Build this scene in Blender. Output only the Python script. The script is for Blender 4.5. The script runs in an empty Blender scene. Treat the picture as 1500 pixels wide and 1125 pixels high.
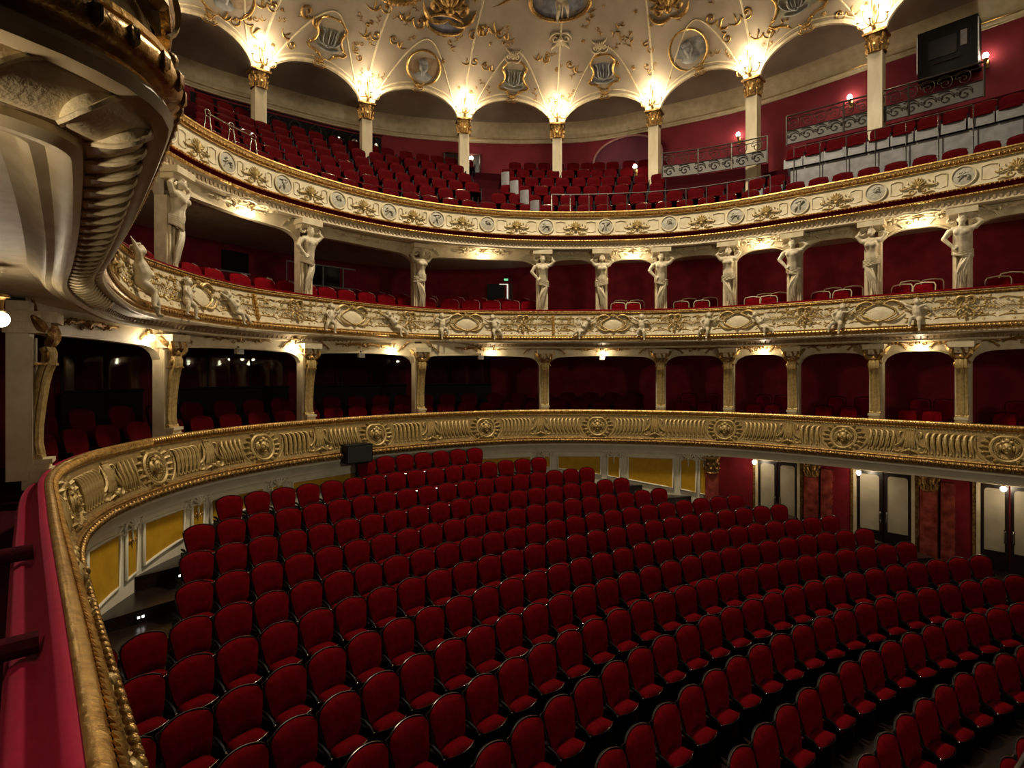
import bpy, math, random
from mathutils import Vector, Matrix, noise
random.seed(7)
C = bpy.context.scene.collection
# ---------------------------------------------------------------- camera, world, exposure
EYE, F, YH = 4.8, 834.0, 546.0          # eye height, focal length in pixels of a 1500 px wide frame, horizon row
cam_d = bpy.data.cameras.new('camera'); cam = bpy.data.objects.new('camera', cam_d); C.objects.link(cam)
cam.location = (0, 0, EYE); cam.rotation_euler = (math.pi/2, 0, 0)
cam_d.sensor_width = 36; cam_d.lens = 36*F/1500; cam_d.shift_y = -(562.5-YH)/1500
cam_d.clip_start = 0.05; cam_d.clip_end = 200
S = bpy.context.scene; S.camera = cam
S.view_settings.view_transform = 'Standard'; S.view_settings.look = 'None'
S.view_settings.gamma = 1; S.view_settings.use_curve_mapping = False
S.view_settings.exposure = 0.0
S.cycles.use_denoising = True
S.cycles.max_bounces = 5; S.cycles.diffuse_bounces = 3; S.cycles.glossy_bounces = 3
S.cycles.sample_clamp_indirect = 2.0
w = bpy.data.worlds.new('World'); S.world = w; w.use_nodes = True
w.node_tree.nodes['Background'].inputs[0].default_value = (1.0, .82, .6, 1)
w.node_tree.nodes['Background'].inputs[1].default_value = 0.004
LAMP_COL = (1.0, .80, .54)
def lamp(loc, watts, r=.06, col=LAMP_COL, parent=None, name='lamp_light'):
    d = bpy.data.lights.new(name, 'POINT'); d.energy = watts; d.color = col; d.shadow_soft_size = r
    o = bpy.data.objects.new(name, d); C.objects.link(o); o.location = loc
    if parent: o.parent = parent
    return o
P_CROWN_FILL, P_CANDEL, P_T2, P_T1, P_SCONCE, P_STALL, P_STAGE_FILL = 1300, 90, 24, 8, 4, 8, 280
def spot(loc, to, watts, ang, r, name):
    d = bpy.data.lights.new(name, 'SPOT'); d.energy = watts; d.color = (1.0, .86, .64); d.shadow_soft_size = r; d.spot_size = math.radians(ang); d.spot_blend = .6
    o = bpy.data.objects.new(name, d); C.objects.link(o); o.location = loc; o.rotation_euler = (Vector(to)-Vector(loc)).to_track_quat('-Z', 'Y').to_euler(); return o
spot((1.6, 12.2, EYE+11.8), (1.6, 12.2, 0), P_CROWN_FILL*4, 150, .6, 'crown_fill_spot')      # added fill spot above the frame, brightens balcony fronts and seats but not the ceiling
spot((6.5, -2.5, EYE+2.4), (2.0, 15, EYE+.4), P_STAGE_FILL*4, 84, .5, 'stage_fill_spot')  # added fill spot on the stage side, lights the back wall and fronts

# ---------------------------------------------------------------- mesh builder
class MB:
    def __init__(s): s.v = []; s.f = []
    def add(s, vs, fs, M=None):
        n = len(s.v)
        s.v += [tuple(M @ Vector(p)) for p in vs] if M is not None else [tuple(p) for p in vs]
        s.f += [tuple(i+n for i in f) for f in fs]
    def box(s, c, d, M=None):
        x, y, z = c; a, b, e = d[0]/2, d[1]/2, d[2]/2
        vs = [(x+i*a, y+j*b, z+k*e) for i in (-1, 1) for j in (-1, 1) for k in (-1, 1)]
        s.add(vs, [(0,1,3,2),(4,6,7,5),(0,4,5,1),(2,3,7,6),(0,2,6,4),(1,5,7,3)], M)
    def grid(s, fn, nu, nv, closed_u=False, M=None):
        vs = [fn(i/(nu if closed_u else nu-1) if nu > 1 else 0, j/(nv-1)) for j in range(nv) for i in range(nu)]
        fs = []
        for j in range(nv-1):
            for i in range(nu if closed_u else nu-1):
                a = j*nu+i; b = j*nu+(i+1) % nu
                fs.append((a, b, b+nu, a+nu))
        s.add(vs, fs, M)
    def tube(s, pts, r, n=6, M=None, flat=1.0, cap=True):
        pts = [Vector(p) for p in pts]; m = len(pts)
        rr = r if isinstance(r, (list, tuple)) else [r]*m
        vs = []; up = None
        for i, p in enumerate(pts):
            t = (pts[min(i+1, m-1)]-pts[max(i-1, 0)])
            if t.length < 1e-9: t = Vector((0, 0, 1))
            t.normalize()
            if up is None:
                a = Vector((0, 1, 0)) if abs(t.y) < .9 else Vector((1, 0, 0))
                up = (a-t*a.dot(t)).normalized()
            else:
                up = (up-t*up.dot(t)); up = up.normalized() if up.length > 1e-6 else Vector((0, 1, 0))
            b = t.cross(up)
            for k in range(n):
                q = 2*math.pi*k/n
                vs.append(p+(up*math.cos(q)*flat+b*math.sin(q))*rr[i])
        fs = [(i*n+k, i*n+(k+1) % n, (i+1)*n+(k+1) % n, (i+1)*n+k) for i in range(m-1) for k in range(n)]
        if cap: fs += [tuple(range(n))[::-1], tuple(range((m-1)*n, m*n))]
        s.add(vs, fs, M)
    def ell(s, c, r, nu=10, nv=6, M=None):
        if not isinstance(r, (list, tuple)): r = (r, r, r)
        s.grid(lambda u, v: (c[0]+r[0]*math.sin(math.pi*(.001+.998*v))*math.cos(2*math.pi*u), c[1]+r[1]*math.sin(math.pi*(.001+.998*v))*math.sin(2*math.pi*u),
                             c[2]-r[2]*math.cos(math.pi*(.001+.998*v))), nu, nv, True, M)
    def lathe(s, prof, n=12, M=None):
        s.grid(lambda u, v: (prof[round(v*(len(prof)-1))][0]*math.cos(2*math.pi*u), prof[round(v*(len(prof)-1))][0]*math.sin(2*math.pi*u), prof[round(v*(len(prof)-1))][1]), n, len(prof), True, M)
    def mesh(s, name, mat, smooth=True, ang=45):
        me = bpy.data.meshes.new(name); me.from_pydata(s.v, [], s.f); me.update()
        if mat: me.materials.append(mat)
        if smooth:
            me.polygons.foreach_set('use_smooth', [True]*len(me.polygons))
            try: me.set_sharp_from_angle(angle=math.radians(ang))
            except Exception: pass
        return me
    def build(s, name, mat, parent=None, smooth=True, ang=45, M=None):
        return link(name, s.mesh(name, mat, smooth, ang), parent, M)
def link(name, me, parent=None, M=None):
    o = bpy.data.objects.new(name, me); C.objects.link(o)
    if parent: o.parent = parent
    if M is not None: o.matrix_local = M
    return o
def tag(o, label, cat, group=None, kind=None):
    o['label'] = label; o['category'] = cat
    if group: o['group'] = group
    if kind: o['kind'] = kind
    return o
def struct(o): o['kind'] = 'structure'; return o
def thing(name, label, cat, M=None, group=None):
    o = bpy.data.objects.new(name, None); C.objects.link(o); o.empty_display_size = .1
    if M is not None: o.matrix_local = M
    return tag(o, label, cat, group)
def copy_tree(o, parent=None, M=None):
    c = o.copy(); C.objects.link(c)
    if parent: c.parent = parent
    if M is not None: c.matrix_local = M
    for ch in list(o.children): copy_tree(ch, c)
    return c
ORD = ['first','second','third','fourth','fifth','sixth','seventh','eighth','ninth','tenth','eleventh','twelfth','thirteenth','fourteenth','fifteenth','sixteenth','seventeenth','eighteenth','nineteenth','twentieth']

# ---------------------------------------------------------------- materials
def mat(name, col, rough=.5, metal=0., var=.25, scale=8., bump=.0, sheen=0., col2=None, spec=.5, detail=4., coat=0., bscale=None):
    m = bpy.data.materials.new(name); m.use_nodes = True; nt = m.node_tree; b = nt.nodes['Principled BSDF']
    b.inputs['Roughness'].default_value = rough; b.inputs['Metallic'].default_value = metal
    b.inputs['Specular IOR Level'].default_value = spec; b.inputs['Sheen Weight'].default_value = sheen
    b.inputs['Coat Weight'].default_value = coat
    if sheen: b.inputs['Sheen Tint'].default_value = (*[min(1, c*2+.1) for c in col], 1)
    tc = nt.nodes.new('ShaderNodeTexCoord'); nz = nt.nodes.new('ShaderNodeTexNoise')
    nz.inputs['Scale'].default_value = scale; nz.inputs['Detail'].default_value = detail
    nt.links.new(tc.outputs['Object'], nz.inputs['Vector'])
    rp = nt.nodes.new('ShaderNodeValToRGB'); c2 = col2 or tuple(c*(1-var) for c in col)
    rp.color_ramp.elements[0].color = (*c2, 1); rp.color_ramp.elements[1].color = (*col, 1)
    rp.color_ramp.elements[0].position = .35; rp.color_ramp.elements[1].position = .65
    nt.links.new(nz.outputs['Fac'], rp.inputs['Fac']); nt.links.new(rp.outputs['Color'], b.inputs['Base Color'])
    if bump:
        n2 = nt.nodes.new('ShaderNodeTexNoise'); n2.inputs['Scale'].default_value = bscale or scale*4; n2.inputs['Detail'].default_value = 3
        nt.links.new(tc.outputs['Object'], n2.inputs['Vector'])
        bp = nt.nodes.new('ShaderNodeBump'); bp.inputs['Strength'].default_value = bump; bp.inputs['Distance'].default_value = .02
        nt.links.new(n2.outputs['Fac'], bp.inputs['Height']); nt.links.new(bp.outputs['Normal'], b.inputs['Normal'])
    return m
def emis(name, col, strength):
    m = bpy.data.materials.new(name); m.use_nodes = True; nt = m.node_tree; b = nt.nodes['Principled BSDF']
    b.inputs['Base Color'].default_value = (*col, 1)
    b.inputs['Emission Color'].default_value = (*col, 1); b.inputs['Emission Strength'].default_value = strength
    m.cycles.emission_sampling = 'NONE'
    return m
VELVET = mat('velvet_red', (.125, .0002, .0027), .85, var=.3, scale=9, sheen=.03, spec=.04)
VELVET_DIMMED = mat('velvet_dimmed_red', (.06, .0003, .0015), .85, var=.3, scale=9, sheen=.02, spec=.04)  # darkened copy of the velvet, dim light put into the tier and gallery seats
VELVET_RAIL = mat('velvet_crimson', (.27, .002, .03), .8, var=.2, scale=14, sheen=.4, spec=.2)
CARPET = mat('carpet_dark_red', (.05, .003, .006), .95, var=.4, scale=30, spec=.1)
GOLD = mat('gilding', (.72, .47, .16), .34, .85, col2=(.40, .22, .06), scale=14, bump=.25, bscale=40)
GOLD_DARK = mat('aged_gilding', (.52, .33, .11), .38, .8, col2=(.20, .10, .03), scale=20, bump=.35, bscale=50)
TAN = mat('gilded_plaster', (.52, .38, .15), .42, .35, col2=(.36, .24, .08), scale=18, bump=.3, bscale=60)
CORNICE_SHADE = mat('cornice_shade_brown', (.34, .25, .14), .45, col2=(.22, .15, .08), scale=9)  # brown tone puts the shade under the balconies into the cornice colour
GILT_SOFT = mat('soft_gilding', (.58, .42, .17), .45, .4, col2=(.40, .27, .09), scale=20)
CREAM = mat('cream_paint', (.66, .57, .38), .5, col2=(.54, .45, .27), scale=5, bump=.05)
CREAM_P = mat('cream_plaster', (.72, .62, .41), .55, col2=(.58, .48, .29), scale=7, bump=.2, bscale=60)
CEIL = mat('ceiling_plaster', (.36, .295, .21), .6, col2=(.29, .235, .165), scale=1.2, bump=.1, bscale=12, detail=6)
CEIL_B = mat('gallery_ceiling_plaster', (.40, .335, .25), .6, col2=(.28, .225, .165), scale=.8, bump=.05, detail=6)
STATUE = mat('statue_plaster', (.62, .54, .38), .5, col2=(.48, .40, .25), scale=10)
WALLRED = mat('damask_red', (.20, .010, .018), .8, col2=(.13, .005, .010), scale=3, spec=.2, bump=.05)
WALL3 = mat('gallery_wall_red', (.21, .026, .038), .8, col2=(.17, .018, .028), scale=1.5, spec=.2)
WALLCREAM = mat('white_cream_paint', (.80, .74, .58), .5, col2=(.72, .65, .48), scale=4)
TAN_BG = mat('frieze_ground_shaded', (.36, .25, .09), .5, .3, col2=(.24, .15, .05), scale=18, bump=.3, bscale=60)  # darker ground paints shade into the recesses behind the relief
YELLOW = mat('yellow_silk', (.58, .32, .014), .6, col2=(.50, .27, .010), scale=6, spec=.3)
BLACKWOOD = mat('black_lacquer', (.0025, .002, .002), .5, var=.4, scale=8, spec=.1)
FLOORM = mat('dark_parquet', (.020, .010, .007), .28, var=.5, scale=20)
CHROME = mat('chrome', (.75, .72, .68), .2, 1., var=.1)
PLY = mat('grey_board', (.22, .212, .212), .5, col2=(.15, .145, .145), scale=6)
MARBLE = mat('red_marble', (.36, .075, .05), .22, col2=(.14, .02, .015), scale=5, detail=9)
FROST = mat('frosted_glass', (.46, .41, .30), .35, col2=(.36, .32, .23), scale=2)
DOORBLK = mat('door_dark_wood', (.015, .009, .007), .3, var=.4)
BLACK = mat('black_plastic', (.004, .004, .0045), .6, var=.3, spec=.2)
IRON = mat('wrought_iron', (.10, .085, .07), .4, .8, var=.3)
MESHM = mat('grey_screen', (.13, .12, .105), .6, .3, var=.3, scale=60)
PAINT_GREY = mat('painted_grisaille', (.30, .30, .28), .6, col2=(.12, .12, .12), scale=5, detail=8)
PAINT_SKY = mat('painted_sky', (.22, .23, .27), .6, col2=(.09, .09, .11), scale=4, detail=8)
PAINT_BROWN = mat('painted_sepia', (.36, .26, .15), .6, col2=(.22, .14, .07), scale=5, detail=8)
PAINT_GREEN = mat('painted_celadon', (.33, .32, .22), .6, col2=(.20, .19, .12), scale=5, detail=8)
WINGLASS = mat('dark_window_glass', (.004, .005, .007), .06, var=.2, spec=.8)
BULB = emis('lit_bulb', (1., .86, .62), 40.)
SCREEN = emis('lit_screen', (.45, .60, 1.), 1.0)
SCREEN_W = emis('lit_panel', (.8, .85, 1.), 1.3)
EXITM = emis('exit_sign_green', (.25, .9, .45), .8)
STEPL = emis('step_light', (1., .95, .85), 3.)

# ---------------------------------------------------------------- plan curves of the horseshoe
P1r = [(-1.18,1.58),(-1.78,2.29),(-2.26,2.85),(-2.87,3.56),(-3.47,4.26),(-3.95,4.83),(-4.55,5.54),(-5.01,6.13),(-5.49,6.91),(-5.83,7.76),(-5.98,8.49),(-6.05,9.41),(-5.98,10.34),(-5.81,11.05),(-5.47,11.91),(-5.12,12.56),(-4.6,13.33),(-4.01,14.05),(-3.5,14.58),(-2.8,15.18),(-2.04,15.72),(-1.41,16.1),(-.58,16.51),(.12,16.75),(1.02,16.91),(1.94,16.92),(2.68,16.85),(3.6,16.7),(4.5,16.47),(5.19,16.23),(6.01,15.81),(6.63,15.4),(7.35,14.82),(8.03,14.18),(8.54,13.65),(9.18,12.98),(9.81,12.3),(10.32,11.76),(10.95,11.08),(11.46,10.54),(12.1,9.87),(12.74,9.2),(13.25,8.66)]
P1r = [(.10,.05),(-.55,.83)]+P1r
P2r = [(-1.98,.5),(-1.66,1.05),(-1.44,1.47),(-1.36,1.60),(-1.314,1.75),(-1.32,1.86),(-1.35,1.95),(-1.42,2.05),(-1.64,2.34),(-2.32,3.21),(-3.06,4.12),(-3.86,5.10),(-4.52,6.16),(-5.02,7.08),(-5.42,7.9),(-5.66,8.57),(-5.78,9.49),(-5.80,10.41),(-5.72,11.16),(-5.50,12.05),(-5.14,12.75),(-4.65,13.5),(-4.15,14.2),(-3.71,14.77),(-3.09,15.4),(-2.36,15.97),(-1.68,16.3),(-.77,16.52),(-.03,16.6),(.89,16.66),(1.82,16.65),(2.55,16.6),(3.47,16.5),(4.39,16.33),(5.09,16.08),(5.87,15.67),(6.47,15.24),(7.2,14.67),(7.9,14.06),(8.45,13.56),(9.14,12.94),(9.84,12.34),(10.41,11.82),(11.07,11.18),(11.58,10.66),(12.22,10.01),(12.85,9.34),(13.37,8.8)]
P3r = [(-1.18,1.58),(-2.26,2.85),(-3.46,4.26),(-4.54,5.53),(-5.0,6.12),(-5.49,6.89),(-5.82,7.74),(-5.97,8.46),(-6.04,9.39),(-6.01,10.32),(-5.91,11.05),(-5.66,11.93),(-5.36,12.6),(-4.86,13.38),(-4.28,14.1),(-3.77,14.64),(-3.07,15.23),(-2.29,15.71),(-1.62,16.03),(-.75,16.34),(-.03,16.52),(.88,16.64),(1.81,16.67),(2.55,16.63),(3.47,16.53),(4.37,16.33),(5.06,16.09),(5.88,15.66),(6.49,15.25),(7.22,14.68),(7.93,14.09),(8.5,13.61),(9.18,12.99),(9.84,12.34),(10.34,11.8),(10.97,11.12),(11.47,10.58),(12.11,9.91),(12.75,9.24),(13.26,8.7)]
class Path:
    def __init__(s, pts, sub=5, relax=2):
        P = [Vector(p) for p in pts]; out = []
        n = len(P)
        for i in range(n-1):
            a, b, c, d = P[max(i-1, 0)], P[i], P[i+1], P[min(i+2, n-1)]
            for k in range(sub):
                t = k/sub
                out.append(.5*((2*b)+(c-a)*t+(2*a-5*b+4*c-d)*t*t+(3*b-a-3*c+d)*t**3))
        out.append(P[-1])
        for _ in range(relax): out = [out[0]]+[(out[i-1]+2*out[i]+out[i+1])/4 for i in range(1, len(out)-1)]+[out[-1]]
        s.p = out; s.d = [0]
        for i in range(1, len(out)): s.d.append(s.d[-1]+(out[i]-out[i-1]).length)
        s.L = s.d[-1]
    def at(s, q):
        q = min(max(q, 0), s.L)
        lo, hi = 0, len(s.d)-1
        while hi-lo > 1:
            m = (lo+hi)//2
            if s.d[m] <= q: lo = m
            else: hi = m
        t = (q-s.d[lo])/(s.d[hi]-s.d[lo])
        p = s.p[lo].lerp(s.p[hi], t)
        a = (s.p[hi]-s.p[max(lo-1, 0)]).normalized(); b = (s.p[min(hi+1, len(s.p)-1)]-s.p[lo]).normalized()
        T = a.lerp(b, t).normalized()
        return p, T, Vector((T.y, -T.x))       # point, tangent, normal into the auditorium
    def pt(s, q, off=0., z=0.):
        p, T, N = s.at(q); p = p+N*off
        return Vector((p.x, p.y, z))
    def px(s, q, off=0.):
        p = s.pt(q, off)
        return 750+F*p.x/p.y if p.y > .3 else -9999
    def s_px(s, px, off=0., lo=None, hi=None):
        best = None; q = lo if lo is not None else 0; hi = hi if hi is not None else s.L; last = None
        res = []
        while q <= hi:
            v = s.px(q, off)
            if last is not None and last > -9000 and (last-px)*(v-px) <= 0 and last != v:
                res.append(q-.1*(v-px)/(v-last))
            last = v; q += .1
        return res[-1] if res else None
    def near(s, x, y):
        return min((s.d[i] for i in range(len(s.p))), key=lambda q: (s.pt(q).xy-Vector((x, y))).length)
    def M(s, q, off=0., z=0., tilt=0.):
        p, T, N = s.at(q); o = p+N*off
        return Matrix(((T.x, N.x, 0, o.x), (T.y, N.y, 0, o.y), (0, 0, 1, z), (0, 0, 0, 1)))
    def samples(s, a, b, step): 
        n = max(2, int((b-a)/step)+1); return [a+(b-a)*i/(n-1) for i in range(n)]
    def sweep(s, prof, a=0, b=None, step=.22, mb=None, closed=False, offs=None):
        b = s.L if b is None else b; mb = mb or MB(); qs = s.samples(a, b, step)
        if a < 1 and b > 10 and step < .3: qs = s.samples(a, 7, .07)[:-1]+s.samples(7, b, step)
        pr = prof+[prof[0]] if closed else prof
        vs = []; n = len(pr)
        for q in qs:
            e = offs(q) if offs else 0
            for (o, z) in pr: vs.append(s.pt(q, o+e, z))
        fs = [(i*n+j, i*n+j+1, (i+1)*n+j+1, (i+1)*n+j) for i in range(len(qs)-1) for j in range(n-1)]
        if closed: fs += [tuple(range(n-1)), tuple(range((len(qs)-1)*n, (len(qs)-1)*n+n-1))[::-1]]
        mb.add(vs, fs); return mb
P1, P2, P3 = Path(P1r), Path(P2r), Path(P3r)
H = lambda h: EYE+h
def half_round(o, z0, z1, r, n=6):      # half round bulging inward by r between heights z0 > z1
    return [(o+r*math.sin(math.pi*i/n), (z0+z1)/2+(z0-z1)/2*math.cos(math.pi*i/n)) for i in range(n+1)]
def spiral(c, r0, r1, a0, a1, n=14):
    return [(c[0]+(r0+(r1-r0)*i/n)*math.cos(a0+(a1-a0)*i/n), 0, c[1]+(r0+(r1-r0)*i/n)*math.sin(a0+(a1-a0)*i/n)) for i in range(n+1)]
def lin(a, b, n): return [a+(b-a)*i/(n-1) for i in range(n)]
def bez(a, b, c, d, n=10):
    a, b, c, d = map(Vector, (a, b, c, d)); return [a*(1-t)**3+3*b*t*(1-t)**2+3*c*t*t*(1-t)+d*t**3 for t in lin(0, 1, n)]
def taper(n, a, m, b): return [a+(m-a)*math.sin(math.pi*i/(n-1)) if i < n/2 else b+(m-b)*math.sin(math.pi*i/(n-1)) for i in range(n)]
#PART2
# ================================================================ LARGE STRUCTURE
# ---- stalls rows (fitted arcs about one centre)
SC = Vector((12.546, -5.005))
ROWS = [(24.902,-2.092,135.27),(23.986,-2.355,138.48),(23.156,-2.595,140.56),(22.290,-2.787,141.55),(21.429,-2.951,142.59),(20.521,-3.073,145.29),(19.763,-3.195,146.34),(18.883,-3.30,146.22),(18.086,-3.40,145.94),(17.3,-3.49,143.52)]
for k, (dz, t0) in enumerate(zip((.08,.15,.21,.26,.30,.34), (144.4,143.9,144.6,144.0,144.8,144.2))): ROWS.append((16.47-.85*k, -3.49-dz, t0))
SEAT_H = .93
poly1 = [P1.pt(q, -.02) for q in P1.samples(0, P1.L, .3)]
def inside(p, d=0.):                       # inside the horseshoe by at least d
    best = 1e9; bi = 0
    for i, a in enumerate(poly1):
        e = (a.x-p.x)**2+(a.y-p.y)**2
        if e < best: best, bi = e, i
    q = bi/(len(poly1)-1)*P1.L
    pp, T, N = P1.at(q)
    return (Vector((p.x, p.y))-pp).dot(N) > d
floor = struct(MB().build('floor', FLOORM))
fm = MB(); fm.box((3, 7, .35), (34, 32, .05)); floor.data = fm.mesh('floor', FLOORM, False)
for k, (R, z, t0) in enumerate(ROWS):      # stepped terraces the rows stand on
    zt = H(z-SEAT_H); r0, r1 = R-.62, R+.28
    if k > 0: r1 = ROWS[k-1][0]-.62+.005
    else: r1 = R+1.3
    a = [math.radians(t) for t in lin(60, 172, 150)]
    a = [t for t in a if inside(SC+Vector((math.cos(t), math.sin(t)))*R, -.9)]
    if len(a) < 2: continue
    mb = MB(); vs = []
    for t in a:
        c, s = math.cos(t), math.sin(t)
        for r, zz in ((r0, .3), (r0, zt), (r1, zt), (r1, .3)): vs.append((SC.x+r*c, SC.y+r*s, zz))
    fs = [(i*4+j, i*4+j+1, i*4+j+5, i*4+j+4) for i in range(len(a)-1) for j in range(3)]
    mb.add(vs, fs); mb.build('terrace', FLOORM, floor, False)

# ---- tier one balcony
s1L, s1R = 0.0, P1.L
kink = P1.s_px(990)
b1 = thing('balcony', 'lowest gilded balcony front with wave relief, right above the stalls', 'balcony')
P1.sweep([(-.2,H(-1.95)),(-.21,H(-1.34)),(-.19,H(-1.26)),(-.15,H(-1.235)),(-.10,H(-1.25)),(-.085,H(-1.22)),(-.06,H(-1.13)),(-.04,H(-1.1)),(-.01,H(-1.095)),(.01,H(-1.12))]).build('velvet_rail', VELVET_RAIL, b1, ang=80)
P1.sweep([(.0,H(-1.10)),(.02,H(-1.085))]+half_round(.035,H(-1.09),H(-1.20),.040)+[(.03,H(-1.22)),(.05,H(-1.24))]).build('gilded_rail', GOLD, b1, ang=60)
mb = MB(); q = .3; qn = P1.s_px(215)
while q < P1.L-1:                          # gadroon reeds round the gilded rail
    near = q < qn
    M = P1.M(q, .035, H(-1.145)); M = M @ Matrix.Rotation(.35, 4, 'Y') if near else M
    n = 5
    mb.tube([(.03*math.sin(math.pi*i/n)*(1 if near else 0), .055*math.sin(math.pi*(.22+.68*i/n)), .055*math.cos(math.pi*(.22+.68*i/n))) for i in range(n+1)], [.003,.013,.021,.022,.018,.006], 6, M, cap=False)
    q += .05 if near else .06
mb.build('gadroon', GOLD, b1)['kind'] = 'stuff'
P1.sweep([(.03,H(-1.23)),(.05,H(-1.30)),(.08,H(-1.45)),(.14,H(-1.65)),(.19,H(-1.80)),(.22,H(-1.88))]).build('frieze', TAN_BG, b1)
P1.sweep([(.21,H(-1.87)),(.25,H(-1.88)),(.26,H(-1.90)),(.24,H(-1.92))]+half_round(.24,H(-1.93),H(-2.06),.06)+[(.2,H(-2.07))]).build('lower_moulding', GOLD_DARK, b1)
mb = MB(); q = .3
while q < P1.L-1:                          # leaf-and-berry bumps of the lower moulding
    M = P1.M(q, .29, H(-1.99))
    mb.ell((0, .01, .015), (.042, .042, .055), 7, 5, M); mb.ell((.055, .015, .02), (.018, .03, .03), 5, 4, M); mb.ell((.055, .0, -.035), (.02, .025, .022), 5, 4, M)
    q += .115
mb.build('leaf_row', GOLD_DARK, b1)['kind'] = 'stuff'
P1.sweep([(.2,H(-2.065)),(.17,H(-2.09)),(.17,H(-2.13)),(.12,H(-2.16)),(.09,H(-2.24)),(.05,H(-2.28)),(.05,H(-2.33)),(-.06,H(-2.33))]).build('cornice', WALLCREAM, b1)
P1.sweep([(-.19,H(-1.95)),(-7.5,H(-1.95))], step=.5).build('tier_floor', CARPET, b1)
P1.sweep([(-.05,H(-2.32)),(-6.5,H(-2.32))], kink-1.5, P1.L, .5).build('soffit', CREAM, b1)

# ---- tier two balcony
CORNICE_SHADE2 = mat('cornice_shade_ochre', (.50, .41, .26), .45, col2=(.40, .31, .18), scale=9)  # lighter cornice tone, underside shade painted into the cream
Path_P2 = P2
b2 = thing('balcony', 'middle cream balcony front with putti and oval cartouches', 'balcony')
P2.sweep([(-.32,H(1.0)),(-.32,H(1.70)),(-.3,H(1.80)),(-.2,H(1.845)),(-.05,H(1.85)),(.0,H(1.83)),(.0,H(1.80))]).build('velvet_rail', VELVET, b2, ang=80)
P2.sweep([(-.01,H(1.80)),(.02,H(1.795)),(.025,H(1.775)),(.0,H(1.77))]+half_round(-.005,H(1.765),H(1.705),.025)+[(-.015,H(1.69)),(.005,H(1.685))]).build('bead_moulding', GOLD_DARK, b2)
mb = MB(); q = .3; qa = P2.s_px(180)
while q < P2.L-1:
    M = P2.M(q, .02, H(1.735)); mb.ell((0, 0, 0), (.018, .018, .022), 5, 4, M); q += .075
mb.build('bead_row', GOLD, b2)['kind'] = 'stuff'
P2.sweep([(-.005,H(1.69)),(.0,H(1.60)),(.02,H(1.45)),(.06,H(1.30)),(.11,H(1.17)),(.14,H(1.08))]).build('frieze', CREAM_P, b2)
P2.sweep([(.13,H(1.09)),(.17,H(1.08)),(.17,H(1.06))]+half_round(.15,H(1.05),H(.96),.045)+[(.13,H(.95)),(.13,H(.92))]).build('gilded_lip', GOLD, b2)
mb = MB(); q = .3
while q < P2.L-1:
    M = P2.M(q, .19, H(1.005)); mb.ell((0, 0, .0), (.025, .022, .04), 5, 4, M); q += .085
mb.build('leaf_row', GOLD_DARK, b2)['kind'] = 'stuff'
P2.sweep([(.13,H(.93)),(.15,H(.925)),(.165,H(.90)),(.15,H(.865)),(.11,H(.85)),(.08,H(.86))]).build('outer_cornice_moulding', CORNICE_SHADE2, b2)
P2.sweep([(.08,H(.86)),(.03,H(.845)),(-.05,H(.80)),(-.11,H(.76))]).build('cornice_cove', CORNICE_SHADE, b2)
P2.sweep([(-.10,H(.77)),(-.10,H(.74)),(-.13,H(.715)),(-.17,H(.72)),(-.2,H(.75)),(-.24,H(.74)),(-.27,H(.76)),(-.29,H(.81)),(-.35,H(.86))]).build('inner_cornice_moulding', CREAM, b2)
P2.sweep([(-.33,H(.86)),(-7.2,H(.86))], step=.5).build('soffit', CREAM_P, b2)
P2.sweep([(-.3,H(1.0)),(-7.2,H(1.0))], step=.5).build('tier_floor', CARPET, b2)
# overlapping scallops in the cornice near the eye, plain dentils further round
shellm = MB()
def shell_fn(u, v):                        # one scale: raised rounded lip towards the eye, sinking under the next
    w_ = u*2-1; x = -.17*(1-w_*w_)**.5*(1-v)+.24*v; h = .075*(1-v)**.7*(1-abs(w_)**2.5)+.01
    return (x, .105*w_, h)
shellm.grid(shell_fn, 15, 8); shellm.grid(lambda u, v: (shell_fn(u, 0)[0]+.012*v, shell_fn(u, 0)[1]*(1-.03*v), shell_fn(u, 0)[2]*(1-v)), 15, 2)
shellm.tube([shell_fn(u, 0) for u in lin(.02, .98, 15)], .010, 5)
shell_me = shellm.mesh('shell', CREAM_P, ang=50)
q = .3; qe = P2.near(-4.9, 7.0)
while q < qe:                              # the band faces down and into the house
    M = P2.M(q, -.01, H(.835)) @ Matrix.Rotation(math.radians(28-180), 4, 'X')
    link('shell', shell_me, b2, M); q += .20
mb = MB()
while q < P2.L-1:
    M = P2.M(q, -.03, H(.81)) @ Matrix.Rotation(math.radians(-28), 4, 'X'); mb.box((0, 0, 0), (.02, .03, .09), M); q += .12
mb.build('dentil_row', CORNICE_SHADE, b2, False)['kind'] = 'stuff'

# ---- tier three (gallery) balcony
b3 = thing('balcony', 'uppermost cream balcony front with round medallions', 'balcony')
P3.sweep([(-.45,H(4.2)),(-.45,H(4.60)),(-.3,H(4.66)),(-.08,H(4.70)),(.0,H(4.715)),(.01,H(4.70))]).build('velvet_rail', VELVET, b3, ang=80)
P3.sweep([(.0,H(4.72)),(.03,H(4.71)),(.035,H(4.68)),(.02,H(4.665))]).build('cap_moulding', GOLD, b3)
P3.sweep([(.02,H(4.665)),(.015,H(4.60)),(-.02,H(4.575)),(-.02,H(4.55)),(.01,H(4.545)),(.01,H(4.525)),(-.025,H(4.52))]).build('neck_moulding', GOLD_DARK, b3)
mb = MB(); q = .3
while q < P3.L-1:
    M = P3.M(q, .015, H(4.60)); mb.ell((0, 0, .0), (.022, .02, .026), 5, 4, M); q += .085
mb.build('bead_row', GOLD_DARK, b3)['kind'] = 'stuff'
P3.sweep([(-.025,H(4.52)),(-.02,H(4.30)),(.0,H(4.10)),(.02,H(4.02))]).build('frieze', CREAM, b3)
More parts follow.
